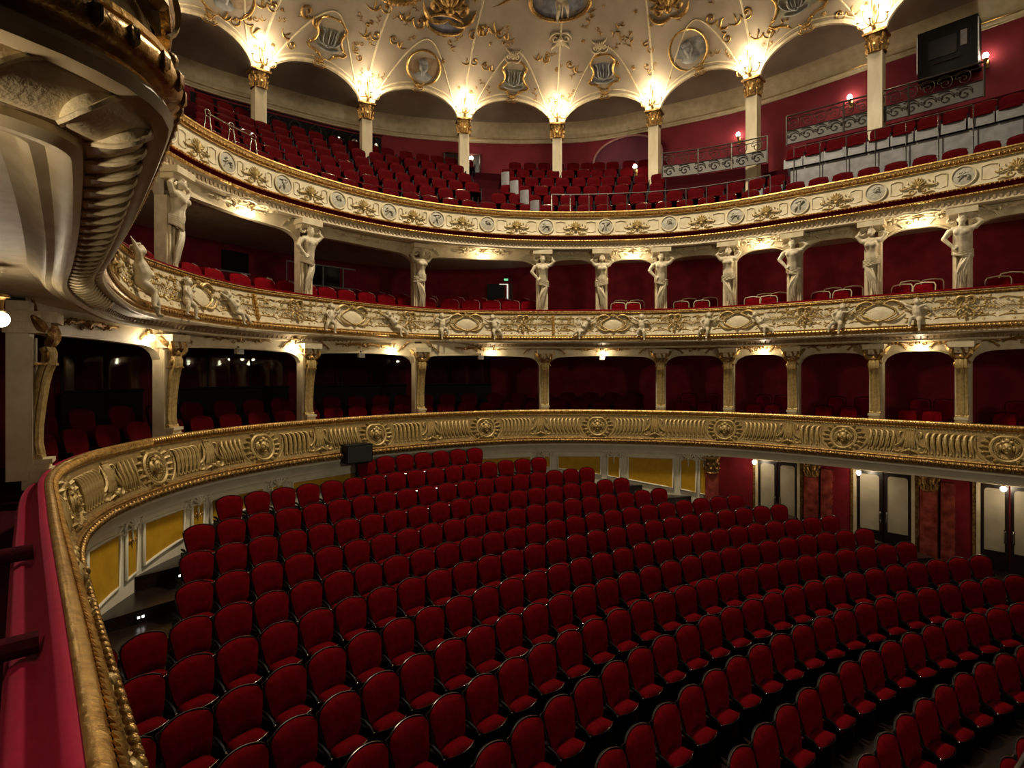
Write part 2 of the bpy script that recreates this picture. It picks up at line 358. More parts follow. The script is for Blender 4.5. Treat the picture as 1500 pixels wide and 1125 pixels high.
P3.sweep([(.02,H(4.02)),(.05,H(4.015)),(.05,H(4.0)),(.02,H(3.985))]).build('panel_lip', GOLD, b3)
P3.sweep([(.02,H(3.985)),(-.05,H(3.97)),(-.05,H(3.88)),(.02,H(3.875))]).build('dark_groove', VELVET, b3)
P3.sweep([(.02,H(3.88))]+half_round(.03,H(3.875),H(3.82),.03)+[(.03,H(3.81))]).build('lower_bead_moulding', GOLD, b3)
mb = MB(); q = .3
while q < P3.L-1:
    M = P3.M(q, .045, H(3.99)); mb.ell((0, 0, .0), (.016, .016, .02), 5, 4, M)
    M = P3.M(q+.04, .06, H(3.848)); mb.ell((0, 0, .0), (.02, .016, .02), 5, 4, M); q += .08
mb.build('bead_row', GOLD, b3)['kind'] = 'stuff'
P3.sweep([(.03,H(3.81)),(.0,H(3.80)),(-.02,H(3.76)),(-.03,H(3.70)),(.0,H(3.66)),(.02,H(3.63)),(.0,H(3.60)),(-.1,H(3.60)),(-.14,H(3.64)),(-.2,H(3.64))]).build('cornice', CORNICE_SHADE2, b3)
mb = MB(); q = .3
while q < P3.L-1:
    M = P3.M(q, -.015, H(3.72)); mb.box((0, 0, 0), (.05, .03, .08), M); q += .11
mb.build('dentil_row', CORNICE_SHADE, b3, False)['kind'] = 'stuff'
P3.sweep([(-.18,H(3.64)),(-6.8,H(3.64))], step=.5).build('soffit', CREAM_P, b3)

# ---- valance arches between columns (parts of the balcony above them)
def valance(path, s0, s1, off, ztop, zmid, zcol, rr, parent, mt, thick=.14):
    mb = MB(); qs = path.samples(s0, s1, .09); L = s1-s0
    def zb(q):
        d = min(q-s0, s1-q)
        rise = .05*math.sin(math.pi*(q-s0)/L)
        return (zmid+rise-.05) if d > rr else zcol+(zmid-.05+rise-zcol)*math.sqrt(max(0, 1-(1-d/rr)**2))
    vs = []
    for q in qs:
        b = zb(q)
        for o, z in ((off, ztop), (off, b+.03), (off+.02, b+.025), (off+.02, b), (off-thick, b), (off-thick, ztop)): vs.append(path.pt(q, o, z))
    fs = [(i*6+j, i*6+j+1, i*6+j+7, i*6+j+6) for i in range(len(qs)-1) for j in range(5)]
    mb.add(vs, fs); mb.build('arch', mt, parent, ang=35)
T1COL = [-160, 38, 243, 448, 613, 797, 968, 1068, 1163, 1284, 1411]
T2COL = [110, 247, 446, 613, 794, 881, 968, 1069, 1164, 1279, 1410]
O1, O2 = -.24, -.30                        # column set-back behind the rails
def col_s(path, px, off): return path.s_px(px, off)
S1 = [col_s(P1, p, O1) for p in T1COL]; S1[0] = S1[1]-3.0; S1.append(S1[-1]+2.2)
S2 = [col_s(P2, p, O2) for p in T2COL]; S2[0] = S2[1]-3.2; S2.append(S2[-1]+2.2)
for a, b in zip(S1[1:-1], S1[2:]): valance(P1, a+.1, b-.1, O1-.02, H(.86), H(.50), H(.16), .42, b2, CREAM)
for a, b in zip(S2[:-1], S2[1:]): valance(P2, a+.1, b-.1, O2-.02, H(3.64), H(3.36), H(2.98), .5, b3, CREAM)
# ---- walls behind the tiers
def setback(path, a, b, d0, d1):
    s0, s1 = path.s_px(a), path.s_px(b)
    def fn(q):
        t = min(1, max(0, (q-s0)/(s1-s0))); return -(d0+(d1-d0)*t*t*(3-2*t))
    return fn
sb1 = setback(P1, 620, 1000, 4.6, 2.5); sb2 = setback(P2, 600, 900, 4.2, 2.4)
struct(P1.sweep([(0,H(-1.95)),(0,H(.86))], 5, P1.L, .3, offs=sb1).build('wall_first_tier', WALLRED))
struct(P2.sweep([(0,H(1.0)),(0,H(3.64))], 5, P2.L, .3, offs=sb2).build('wall_second_tier', WALLRED))
# ---- stalls side wall: cream wall with yellow silk panels, left and back as far as the end pier
e0, e1 = P1.s_px(150), P1.s_px(1042, -.02)
cw = struct(P1.sweep([(-.02,.3),(-.02,H(-2.33))], 3.2, e1, .25).build('wall_stalls', WALLCREAM))
#PART3
# ================================================================ STALLS WALL, DOORS
def floor_h(p):
    R = (Vector((p.x, p.y))-SC).length
    for k in range(len(ROWS)-1):
        if ROWS[k][0] >= R >= ROWS[k+1][0]:
            t = (ROWS[k][0]-R)/(ROWS[k][0]-ROWS[k+1][0]); return ROWS[k][1]+(ROWS[k+1][1]-ROWS[k][1])*t-SEAT_H
    return (ROWS[0][1] if R > ROWS[0][0] else ROWS[-1][1])-SEAT_H
def scroll_crest(w=.5, h=.22):             # a small rocaille crest: shell fan between two volutes
    mb = MB()
    for s in (-1, 1):
        mb.tube(bez((0, .02, h*.75), (s*w*.25, .02, h*.95), (s*w*.38, .02, h*.3), (s*w*.26, .02, .02)), taper(10, .012, .022, .014), 5)
        mb.tube(spiral((s*w*.34, .03), .075, .012, math.pi*(0 if s > 0 else 1), math.pi*(0 if s > 0 else 1)+s*7.5), taper(15, .014, .014, .01), 5)
        mb.tube(bez((s*w*.34, .02, .1), (s*w*.45, .02, .16), (s*w*.5, .02, .1), (s*w*.5, .02, .2), 6), taper(6, .006, .016, .005), 5)
    for a in lin(-.9, .9, 5): mb.tube([(0, .02, .04), (math.sin(a)*h*.4, .045, .04+math.cos(a)*h*.4), (math.sin(a)*h*.72, .02, .04+math.cos(a)*h*.72)], [.012, .02, .014], 5)
    mb.ell((0, .03, .04), (.03, .03, .03), 6, 4); mb.tube([(0, .01, .02), (0, .02, -.06), (0, .01, -.14)], [.012, .014, .003], 5)
    return mb
crest_me = scroll_crest().mesh('crest', WALLCREAM); crest_gold = scroll_crest().mesh('gilded_crest', GOLD)
PAN = [(125,173,1),(183,199,0),(209,268,1),(280,297,0),(308,385,1),(398,414,0),(428,520,1),(535,553,0),(568,650,1),(664,684,0),(697,777,1),(788,806,0),(817,880,1),(890,908,0),(920,986,1),(997,1020,0),(1025,1037,0)]
for a, b, big in PAN:
    s0, s1 = P1.s_px(a, -.02), P1.s_px(b, -.02); qs = P1.samples(s0, s1, .2); top = -2.47
    if big == 0 and a < 1000 and a > 900: top = -2.47
    mb = MB(); vs = []
    lo = lambda q: floor_h(P1.pt(q, .15))+.3
    for q in qs: vs += [P1.pt(q, .0, H(lo(q))), P1.pt(q, .0, H(top))]
    mb.add(vs, [(2*i, 2*i+2, 2*i+3, 2*i+1) for i in range(len(qs)-1)])
    pan = mb.build('silk_panel', YELLOW, cw, ang=80)
    fr = MB(); ring = [P1.pt(q, .005, H(lo(q))) for q in qs]+[P1.pt(q, .005, H(top)) for q in qs[::-1]]; ring.append(ring[0])
    fr.tube(ring, .028, 6); fr.build('panel_frame', WALLCREAM, pan, ang=80)
    if not big:
        link('crest', crest_me, cw, P1.M((s0+s1)/2, .0, H(-2.52)) @ Matrix.Scale(1.25, 4))
        link('crest', crest_gold, cw, P1.M((s0+s1)/2, .0, H(-2.72)) @ Matrix.Scale(.5, 4)) if a < 700 else None
# red wall with the three double doors, set back under the balcony at the right
OD = -1.15
rs0 = e1
struct(P1.sweep([(OD, .3), (OD, H(-2.32))], rs0-.3, P1.L, .3).build('wall_stalls_side', WALLRED))
p0, p1_ = P1.pt(rs0, -.02), P1.pt(rs0-.3, OD)
mb = MB(); mb.add([(p0.x, p0.y, .3), (p1_.x, p1_.y, .3), (p1_.x, p1_.y, H(-2.32)), (p0.x, p0.y, H(-2.32))], [(0, 1, 2, 3)]); struct(mb.build('wall_pier', CREAM))
DFL = H(-4.75)
DOORS = [(1103, 1176), (1250, 1342), (1431, 1532)]
for i, (a, b) in enumerate(DOORS):
    s0, s1 = P1.s_px(a, OD), P1.s_px(b, OD) ; sm = (s0+s1)/2; W_ = s1-s0
    M = P1.M(sm, OD+.03, DFL); hh = H(-2.44)-DFL
    d = struct(thing('door_%d' % (i+1), 'double door with two tall frosted glass panes under the lowest balcony', 'door', M, 'stalls side doors'))
    d['label'] = ['double door with frosted panes nearest the yellow panels', 'double door with frosted panes between the two marble pilasters', 'double door with frosted panes at the far right of the red wall'][i]
    del d['category']; del d['group']
    mb = MB()
    for s in (-1, 1): mb.box((s*(W_/2-.04), .02, hh/2), (.07, .10, hh)); 
    mb.box((0, .02, hh-.03), (W_, .10, .07)); mb.build('door_frame', CREAM, d, False)
    mb = MB()
    for s in (-1, 1): mb.box((s*(W_/2+.03), .0, hh/2), (.08, .06, hh))
    mb.build('gilded_architrave', GOLD_DARK, d, False)
    lw = (W_-.16)/2
    for s in (-1, 1):
        mb = MB(); cx = s*(lw/2+.01); mb.box((cx, .0, hh/2-.03), (lw-.01, .05, hh-.06)); lf = mb.build('door_leaf', DOORBLK, d, False)
        gw, gz0, gz1 = lw*.36, .75, hh-.16; g = MB(); pts = []
        for (px_, pz, a0) in ((gw-.07, gz1-.07, 0), (-gw+.07, gz1-.07, 90)):
            for k in range(5):
                t = math.radians(a0+k*22.5); pts.append((cx+px_+.07*math.cos(t), pz+.07*math.sin(t)))
        pts += [(cx-gw, gz0), (cx+gw, gz0)]
        n = len(pts); g.add([(x, .03, z) for x, z in pts]+[(x, .026, z) for x, z in pts], [tuple(range(n)), tuple(range(n, 2*n))[::-1]]+[(k, (k+1) % n, (k+1) % n+n, k+n) for k in range(n)])
        g.build('frosted_pane', FROST, lf, False)
        h_ = MB(); h_.tube([(s*.07, .03, 1.0), (s*.07, .09, 1.02), (s*.07, .09, 1.2), (s*.07, .03, 1.22)], .012, 6); h_.box((s*.07, .03, 1.1), (.05, .015, .3)); h_.build('door_handle', CHROME, lf)
def capital(mb, w, h, z):                 # corinthian style capital on a square shaft
    n = 12
    mb.grid(lambda u, v: ((w*(.52+.16*v*v))*math.cos(2*math.pi*u), (w*(.52+.16*v*v))*math.sin(2*math.pi*u), z+h*v), 12, 5, True)
    for r in range(2):
        for k in range(8):
            a = 2*math.pi*(k+.5*r)/8; c, s = math.cos(a), math.sin(a); r0 = w*.55
            mb.tube([(r0*c, r0*s, z+.02), (r0*1.08*c, r0*1.08*s, z+h*(.22+.25*r)), (r0*1.35*c, r0*1.35*s, z+h*(.36+.28*r)), (r0*1.45*c, r0*1.45*s, z+h*(.28+.28*r))], [w*.09, w*.13, w*.12, w*.05], 5)
    for k in range(4):
        a = math.pi/4+k*math.pi/2; c, s = math.cos(a), math.sin(a)
        M = Matrix.Translation((w*.62*c, w*.62*s, z+h*.82)) @ Matrix.Rotation(a, 4, 'Z')
        mb.tube(spiral((0, 0), w*.22, w*.04, -1.2, 6.5, 12), w*.06, 5, M)
    mb.box((0, 0, z+h*1.0), (w*1.5, w*1.5, h*.12)); mb.lathe([(w*.6, z-.02), (w*.68, z), (w*.6, z+.03)], 12)
PIL = [(1189, 'between the first and second frosted doors'), (1361, 'between the second and third frosted doors'), (1043, 'closing the yellow panelled wall')]
for p, where in PIL:
    o = OD+.12 if p > 1100 else .0
    s = P1.s_px(p, o); M = P1.M(s, o, DFL); hh = H(-2.34)-DFL
    d = thing('pilaster', 'red marble pilaster with gilded leaf capital '+where, 'pilaster', M)
    mb = MB(); mb.box((0, 0, (hh-.45)/2), (.34, .2, hh-.45)); 
    if p > 1100: mb.box((.36, -.04, (hh-.25)/2), (.26, .14, hh-.25))
    mb.build('shaft', MARBLE, d, False)
    mb = MB(); capital(mb, .27, .42, hh-.46); mb.build('capital', GOLD_DARK, d)
    mb = MB(); mb.box((0, .02, .1), (.42, .26, .2)); mb.build('base', CREAM, d, False)

# ================================================================ GALLERY WALL, DOME AND CEILING
W3 = Path([(-14.5,10),(-13.6,12.4),(-12.5,14.6),(-11.4,16.6),(-10.0,18.3),(-8.7,19.35),(-5.36,21.6),(-1.35,22.5),(1.81,22.55),(3.6,22.2),(5.35,21.3),(8.2,19.6),(10.6,17.1),(11.6,16.06),(13.04,14.5),(15.5,11.9)])
HW = 9.07
gal_wall = struct(W3.sweep([(0, H(4.0)), (0, H(HW+.05))], step=.4).build('wall_gallery', WALL3))
W3.sweep([(.0,H(HW)),(.05,H(HW)),(.05,H(HW+.05)),(.08,H(HW+.07)),(.10,H(HW+.12)),(.08,H(HW+.15)),(.05,H(HW+.17)),(.05,H(HW+.20)),(.10,H(HW+.26)),(.12,H(HW+.30))], step=.4).build('wall_cornice', CREAM, gal_wall)
W3.sweep([(.11,H(HW+.135)),(.125,H(HW+.145)),(.11,H(HW+.155))], step=.4).build('cornice_fillet', GOLD, gal_wall)
W3.sweep([(.12,H(HW+.30)),(.13,H(HW+.38)),(.17,H(HW+.48)),(.26,H(HW+.58)),(.42,H(HW+.66))], step=.4).build('wall_cove', CREAM, gal_wall)
HC = 8.5
COLR = [(-1.02,.94),(-1.175,1.32),(-1.112,1.71),(-.889,2.010),(-.578,2.254),(-.2017,2.390),(.196,2.439),(.578,2.317),(.874,2.064),(1.141,1.782),(1.416,1.50),(1.69,1.22),(1.95,.94)]
RING = Path([(x*HC, y*HC) for x, y in COLR], sub=8, relax=2)
def ring_near(p):
    best = (1e9, 0); q = 0
    while q < RING.L:
        e = (RING.pt(q).xy-p).length
        if e < best[0]: best = (e, q)
        q += .05
    return best[1]
SRING = [ring_near(Vector((x*HC, y*HC))) for x, y in COLR]
CC = Vector((1.6, 11.0)); HB, RISE, HS = 4.3, .88, 8.95
def dome(s, u):
    p = RING.pt(s).xy; k = (1-math.cos(u))*.97
    q = p.lerp(CC, k); return Vector((q.x, q.y, H(HS+HB*math.sin(u))))
def arch_h(s):
    for a, b in zip(SRING[:-1], SRING[1:]):
        if a <= s <= b:
            x = abs((s-a)/(b-a)*2-1); x = min(1, x/.90)
            return RISE*math.sqrt(max(0, 1-x*x))
    return 0
def u0(s): return math.asin(min(.99, arch_h(s)/HB))
ceil = struct(MB().build('ceiling', CEIL))
mb = MB(); NS, NU = 420, 26; UM = math.radians(82); vs = []
ss = [SRING[0]+(SRING[-1]-SRING[0])*i/(NS-1) for i in range(NS)]
for s in ss:
    a = u0(s)
    for j in range(NU): vs.append(dome(s, a+(UM-a)*(j/(NU-1))))
fs = [(i*NU+j, i*NU+j+1, (i+1)*NU+j+1, (i+1)*NU+j) for i in range(NS-1) for j in range(NU-1)]
mb.add(vs, fs); ceil.data = mb.mesh('ceiling', CEIL, ang=60)
# lunette vaults from the arches back to the gallery wall, and the arch mouldings
def w3_near(p):
    best = (1e9, 0); q = 0
    while q < W3.L:
        e = (W3.pt(q).xy-p).length
        if e < best[0]: best = (e, q)
        q += .1
    return best[1]
mb = MB(); vs = []; last = None
for s in ss:
    a = dome(s, u0(s)); wq = w3_near(a.xy)
    wq = wq if last is None else max(wq, last); last = wq
    b = W3.pt(wq, .42, H(HW+.66))
    for t in lin(0, 1, 6): 
        p = a.lerp(b, t); p.z += .35*math.sin(math.pi*t)*(1 if True else 0)*.6; vs.append(p)
mb.add(vs, [(i*6+j, i*6+j+1, (i+1)*6+j+1, (i+1)*6+j) for i in range(NS-1) for j in range(5)])
mb.build('lunette_vault', CEIL_B, ceil, ang=80)
def nrm(s, u):
    e = .01; a = dome(s+e, u)-dome(s-e, u); b = dome(s, u+e)-dome(s, u-e); return b.cross(a).normalized(), a.normalized(), b.normalized()
def dome_M(s, u, lift=.0, rot=0., sc=1.):
    N, T, U = nrm(s, u); Z = T.cross(N); 
    if Z.dot(U) < 0: Z = -Z
    if N.dot(Vector((CC.x, CC.y, H(3)))-dome(s, u)) < 0: N = -N
    o = dome(s, u)+N*lift
    M = Matrix(((T.x, N.x, Z.x, o.x), (T.y, N.y, Z.y, o.y), (T.z, N.z, Z.z, o.z), (0, 0, 0, 1)))
    return M @ Matrix.Rotation(rot, 4, 'Y') @ Matrix.Scale(sc, 4)
_gs = [SRING[1]+(SRING[-2]-SRING[1])*i/260 for i in range(261)]; _gu = [math.radians(82)*j/80 for j in range(81)]
_tab = []
for s in _gs:
    for u in _gu:
        p = dome(s, u)
        if p.y > 1: _tab.append((750+F*p.x/p.y, YH-F*(p.z-EYE)/p.y, s, u))
def dome_px(x, y):
    best = min(_tab, key=lambda r: (r[0]-x)**2+(r[1]-y)**2); return best[2], best[3]
for a, b in zip(SRING[:-1], SRING[1:]):
    qs = lin(a+.17, b-.17, 40); m2 = MB(); m2.tube([dome(s, u0(s))+nrm(s, u0(s))[0]*0 for s in qs], .07, 6)
    m2.build('arch_moulding', CREAM_P, ceil)
    m2 = MB(); m2.tube([dome(s, u0(s)+.035) for s in qs], .025, 5); m2.build('arch_bead', CREAM_P, ceil)
    m2 = MB(); pts = []
    for i, s in enumerate(lin(a+.3, b-.3, 30)):
        x = abs(i/29*2-1); pts.append(dome(s, math.asin(.09+.39*(1-x**1.9))))
    m2.tube(pts, .028, 5); m2.build('lunette_rib', CREAM_P, ceil)
for s in SRING:
    m2 = MB(); m2.tube([dome(s, u) for u in lin(.16, .95, 16)], .035, 5); m2.build('vault_rib', CREAM_P, ceil)
def head_relief(mb, sc=1., y=.02):
    mb.ell((0, y, .03*sc), (.13*sc, .05*sc, .17*sc), 10, 6); mb.ell((0, y, -.22*sc), (.25*sc, .04*sc, .13*sc), 10, 5)
    mb.ell((.02*sc, y+.04*sc, .02*sc), (.03*sc, .03*sc, .05*sc), 6, 4); mb.ell((-.03*sc, y+.01, .14*sc), (.14*sc, .05*sc, .09*sc), 8, 5)
    mb.tube([(0, y, -.05*sc), (0, y, -.2*sc)], .07*sc, 7)
def lyre_relief(mb, sc=1.):
    for s in (-1, 1):
        mb.tube(bez((0, .02, -.2*sc), (s*.3*sc, .03, -.1*sc), (s*.05*sc, .03, .1*sc), (s*.2*sc, .02, .22*sc)), .022*sc, 5)
        mb.tube(bez((s*.02, .02, -.15*sc), (s*.2*sc, .03, -.2*sc), (s*.3*sc, .03, -.05*sc), (s*.34*sc, .02, .05*sc)), .02*sc, 5)
    for x in (-.07, 0, .07): mb.tube([(x*sc, .02, -.12*sc), (x*1.6*sc, .02, .2*sc)], .010*sc, 4)
    mb.tube(bez((-.28*sc, .02, -.2*sc), (-.1*sc, .05, -.3*sc), (.1*sc, .05, -.3*sc), (.28*sc, .02, -.2*sc)), .03*sc, 5)
def outline(kind, w, h):
    pts = []; n = 48
    if kind == 'shield':
        half = [(0,1),(.3,.98),(.52,.90),(.64,.74),(.78,.62),(.72,.45),(.62,.25),(.60,.05),(.66,-.15),(.84,-.34),(1,-.48),(.86,-.62),(.62,-.64),(.42,-.74),(.22,-.92),(0,-1)]
        full = half+[(-x, z) for x, z in half[-2:0:-1]]
        return [(w*x, h*z) for x, z in full][::-1]
    for i in range(n):
        a = 2*math.pi*i/n
        r = 1 if kind == 'oval' else (1+.10*math.cos(4*a)*-1+.06*math.cos(8*a)+.06*math.sin(3*a))
        pts.append((w*r*math.cos(a), h*r*math.sin(a)))
    return pts
MED = [(483,55,'shield',.62,.62,PAINT_GREEN),(622,97,'oval',.56,.52,PAINT_BROWN),(752,115,'shield',.55,.55,PAINT_GREEN),(882,107,'shield',.55,.55,PAINT_SKY),(1007,74,'oval',.62,.60,PAINT_GREY),(1166,2,'shield',.78,.75,PAINT_GREEN),(333,-8,'oval',.75,.60,PAINT_BROWN)]
for x, y, kind, w_, h_, pm in MED:
    s, u = dome_px(x, y); M = dome_M(s, u, .015); pts = outline(kind, w_, h_); n = len(pts)
    g = MB(); g.add([(0, .0, 0)]+[(a, .0, b) for a, b in pts], [(0, i+1, (i+1) % n+1) for i in range(n)])
    med = g.build('painted_medallion', pm, ceil, True, M=M)
    g = MB(); g.tube([(a, .02, b) for a, b in pts+pts[:1]], .038, 6)
    if kind == 'shield':
        for k in range(0, n, 4): g.ell((pts[k][0], .03, pts[k][1]), (.055, .035, .055), 6, 4)
    g.build('medallion_frame', GOLD, med)
    g = MB(); (head_relief if kind == 'oval' else lyre_relief)(g, 1.2); g.build('relief', PAINT_GREY, med)
# big round picture frames round the crown of the ceiling
for x, y, w_, h_, pm in ((703,-75,1.75,1.75,PAINT_SKY),(951,-72,1.8,1.8,PAINT_GREY),(585,-45,.95,.95,PAINT_BROWN),(650,36,.60,.30,PAINT_SKY),(822,2,.95,.60,PAINT_SKY)):
    s, u = dome_px(x, y); M = dome_M(s, u, .03); pts = outline('oval', w_, h_); n = len(pts)
    g = MB(); g.add([(0, .0, 0)]+[(a, .0, b) for a, b in pts], [(0, i+1, (i+1) % n+1) for i in range(n)])
    med = g.build('painted_medallion', pm, ceil, True, M=M)
    g = MB(); g.tube([(a, .03, b) for a, b in pts+pts[:1]], .07 if w_ > .9 else .05, 6); g.build('medallion_frame', GOLD_DARK, med)
    if w_ > .96 or h_ > .9:
        g = MB()
        for i in range(0, 48): 
            a, b = pts[i]; g.ell((a*1.09, .03, b*1.09), (.09, .06, .09), 5, 4)
        g.build('frame_leaves', GOLD_DARK, med)['kind'] = 'stuff'
# gilded stucco of the ceiling: volutes, sprigs, flowers, acanthus clusters
def volute():
    mb = MB(); mb.tube(spiral((.12, .05), .16, .02, math.pi, math.pi+8), taper(15, .014, .026, .014), 5)
    mb.tube(bez((-.04, .0, .05), (-.06, .0, -.14), (-.24, .0, -.16), (-.38, .0, -.02)), taper(10, .022, .024, .008), 5)
    mb.tube(bez((-.16, .0, -.1), (-.2, .02, .0), (-.12, .02, .06), (-.2, .0, .14), 6), taper(6, .008, .025, .006), 5)
    mb.ell((.12, .02, .05), (.035, .025, .035), 6, 4); return mb
def sprig():
    mb = MB(); mb.tube(bez((0, 0, -.22), (.06, .0, -.1), (-.06, .0, .08), (.03, .0, .24)), taper(10, .006, .011, .004), 4)
    for i, z in enumerate((-.12, -.02, .08, .16)):
        s = 1 if i % 2 else -1; mb.tube([(0, .0, z), (s*.05, .015, z+.03), (s*.11, .0, z+.07)], [.006, .024, .004], 4)
    mb.ell((.03, .01, .24), (.03, .02, .03), 5, 4); return mb
def flower():
    mb = MB()
    for k in range(5):
        a = k*1.2566; mb.ell((.045*math.cos(a), .01, .045*math.sin(a)), (.03, .018, .03), 5, 4)
    mb.ell((0, .02, 0), .02, 5, 4); mb.tube([(0, 0, -.03), (.04, 0, -.12)], [.012, .003], 4); return mb
def cluster():
    mb = MB()
    for s in (-1, 1):
        mb.tube(spiral((s*.22, .0), .17, .02, math.pi*(1 if s > 0 else 0), math.pi*(1 if s > 0 else 0)-s*7.5), taper(15, .03, .045, .02), 5)
        mb.tube(bez((0, 0, -.2), (s*.25, .05, -.35), (s*.45, .05, -.2), (s*.5, 0, .05)), taper(10, .03, .05, .01), 5)
        mb.tube(bez((0, 0, .1), (s*.2, .05, .3), (s*.4, .03, .3), (s*.42, 0, .5)), taper(10, .03, .05, .008), 5)
    for a in lin(-1.2, 1.2, 7): mb.tube([(0, .04, 0), (.2*math.sin(a), .08, .2*math.cos(a)), (.36*math.sin(a), .02, .36*math.cos(a))], [.03, .05, .015], 5)
    mb.ell((0, .06, 0), (.1, .08, .1), 8, 5); return mb
VOL, SPR, FLO, CLU, CLUD = volute().mesh('volute', GOLD_DARK), sprig().mesh('sprig', GOLD_DARK), flower().mesh('flower', GOLD_DARK), cluster().mesh('acanthus_cluster', GOLD), cluster().mesh('acanthus_cluster', GOLD_DARK)
VOLM = volute(); VOLM.v = [(-x, y, z) for x, y, z in VOLM.v]; VOLM.f = [f[::-1] for f in VOLM.f]; VOLM = VOLM.mesh('volute', GOLD_DARK)
CLUC = cluster().mesh('acanthus_cluster', CREAM_P)
for x, y, me, rot, sc in ((660,12,CLUD,0,1.7),(822,58,CLUC,3.14,.75),(978,14,CLUD,0,1.3),(752,82,CLUC,0,.6),(880,70,CLUC,0,.6),(560,12,VOL,0,1.3),(455,22,VOLM,.3,1.5),(608,30,VOL,.4,1.5),(712,45,VOLM,-.4,1.5),(690,90,VOL,0,.9),(715,98,VOLM,0,.9),(795,88,VOL,.4,1.),(838,98,VOLM,.4,1.),(948,70,VOL,1.2,.9),(1048,30,VOLM,.6,1.2),(1090,22,VOL,0,1.2),(583,62,VOLM,.2,1.),(545,50,VOL,.1,1.1),(700,50,VOL,2.8,1.2),(735,55,VOLM,0,1.1),(425,60,VOL,1.,1.),(365,35,VOLM,.6,1.2),(340,28,VOL,.2,1.),(395,12,VOL,0,1.1),(1120,50,VOL,.4,1.1),(1235,22,VOLM,0,1.),(522,82,VOL,1.,.8),(1060,50,VOL,1.6,1.),(865,28,SPR,.3,1.2),(900,45,SPR,.8,1.3),(925,60,SPR,0,1.2),(905,95,FLO,0,1.2),(650,88,FLO,0,1.1)):
    s, u = dome_px(x, y); link(me.name.split('.')[0], me, ceil, dome_M(s, u, .01, rot, sc))
rnd = random.Random(11)
for bi in range(1, len(SRING)-2):
    a, b = SRING[bi], SRING[bi+1]
    for k in range(26):
        t = rnd.random(); s = a+(b-a)*t; u = u0(s)+.05+rnd.random()**1.2*.62
        p = dome(s, u); X, Y = 750+F*p.x/p.y, YH-F*(p.z-EYE)/p.y
        if any((X-m[0])**2+(Y-m[1])**2 < 36**2 for m in MED): continue
        me = rnd.choice([SPR, SPR, FLO, FLO, VOL, VOLM]); link(me.name.split('.')[0], me, ceil, dome_M(s, u, .005, rnd.uniform(-1.2, 1.2), rnd.uniform(.6, 1.05)*(.7 if me in (VOL, VOLM) else 1)))
    for k in range(5):                    # small stucco under the lunette vaults
        t = .5; s = a+(b-a)*t; p = dome(s, u0(s)); N = nrm(s, u0(s))[0]
    m2 = MB(); 
    M = dome_M((a+b)/2, u0((a+b)/2), .05); link('acanthus_cluster', CLUD, ceil, M @ Matrix.Scale(.45, 4))
#PART4
# ================================================================ RELIEF OF THE BALCONY FRONTS
def tilt(a): return Matrix.Rotation(math.radians(a), 4, 'X')
# ---- tier one: cartouches with masks, palmettes, waving ribs
def cartouche_ring():
    mb = MB(); pts = []
    for i in range(33):
        a = 2*math.pi*i/32+math.pi/2; r = 1-.12*math.exp(-((a-math.pi/2) % (2*math.pi)-0)**2*6)-.12*math.exp(-((math.pi*2-((a-math.pi/2) % (2*math.pi))))**2*6)
        pts.append((.245*r*math.cos(a), .02, .235*r*math.sin(a)*(1.0 if math.sin(a) > 0 else 1.12)))
    mb.tube(pts, .032, 6)
    for p in pts[::1]: mb.ell((p[0]*.78, .03, p[2]*.78), (.016, .016, .016), 5, 4)
    for s in (-1, 1):
        mb.tube(spiral((s*.09, .245), .075, .012, -math.pi/2, -math.pi/2+s*6.5), taper(15, .022, .026, .012), 5)
        for k in range(7):
            a = math.radians(-62+k*20); c, d = math.cos(a)*s, math.sin(a)
            mb.tube([(c*.29, .01, d*.27), (c*.36, .045, d*.30), (c*.42, .01, d*.31)], [.026, .032, .012], 5)
        mb.tube(bez((s*.45, .0, .26), (s*.52, .03, .1), (s*.5, .03, -.15), (s*.30, .0, -.28)), taper(10, .012, .022, .012), 5)
        mb.tube(spiral((s*.07, -.285), .05, .01, math.pi/2, math.pi/2-s*6), .016, 5)
    return mb
def mask():
    mb = MB(); mb.ell((0, .03, 0), (.085, .06, .11), 12, 8); mb.ell((0, .085, -.01), (.02, .03, .035), 6, 5)
    for s in (-1, 1):
        mb.ell((s*.035, .08, .03), (.018, .014, .012), 6, 4); mb.ell((s*.04, .07, -.03), (.03, .025, .03), 6, 5); mb.ell((s*.095, .02, .0), (.03, .03, .07), 6, 5)
        mb.ell((s*.06, .04, .1), (.05, .04, .04), 6, 5); mb.tube(bez((s*.08, .03, .08), (s*.17, .04, .08), (s*.16, .03, -.05), (s*.12, .01, -.1)), taper(10, .02, .03, .008), 5)
    mb.ell((0, .08, -.06), (.028, .015, .01), 6, 4); mb.ell((0, .05, .13), (.05, .04, .05), 7, 5); mb.ell((0, .05, -.1), (.035, .04, .03), 6, 4)
    return mb
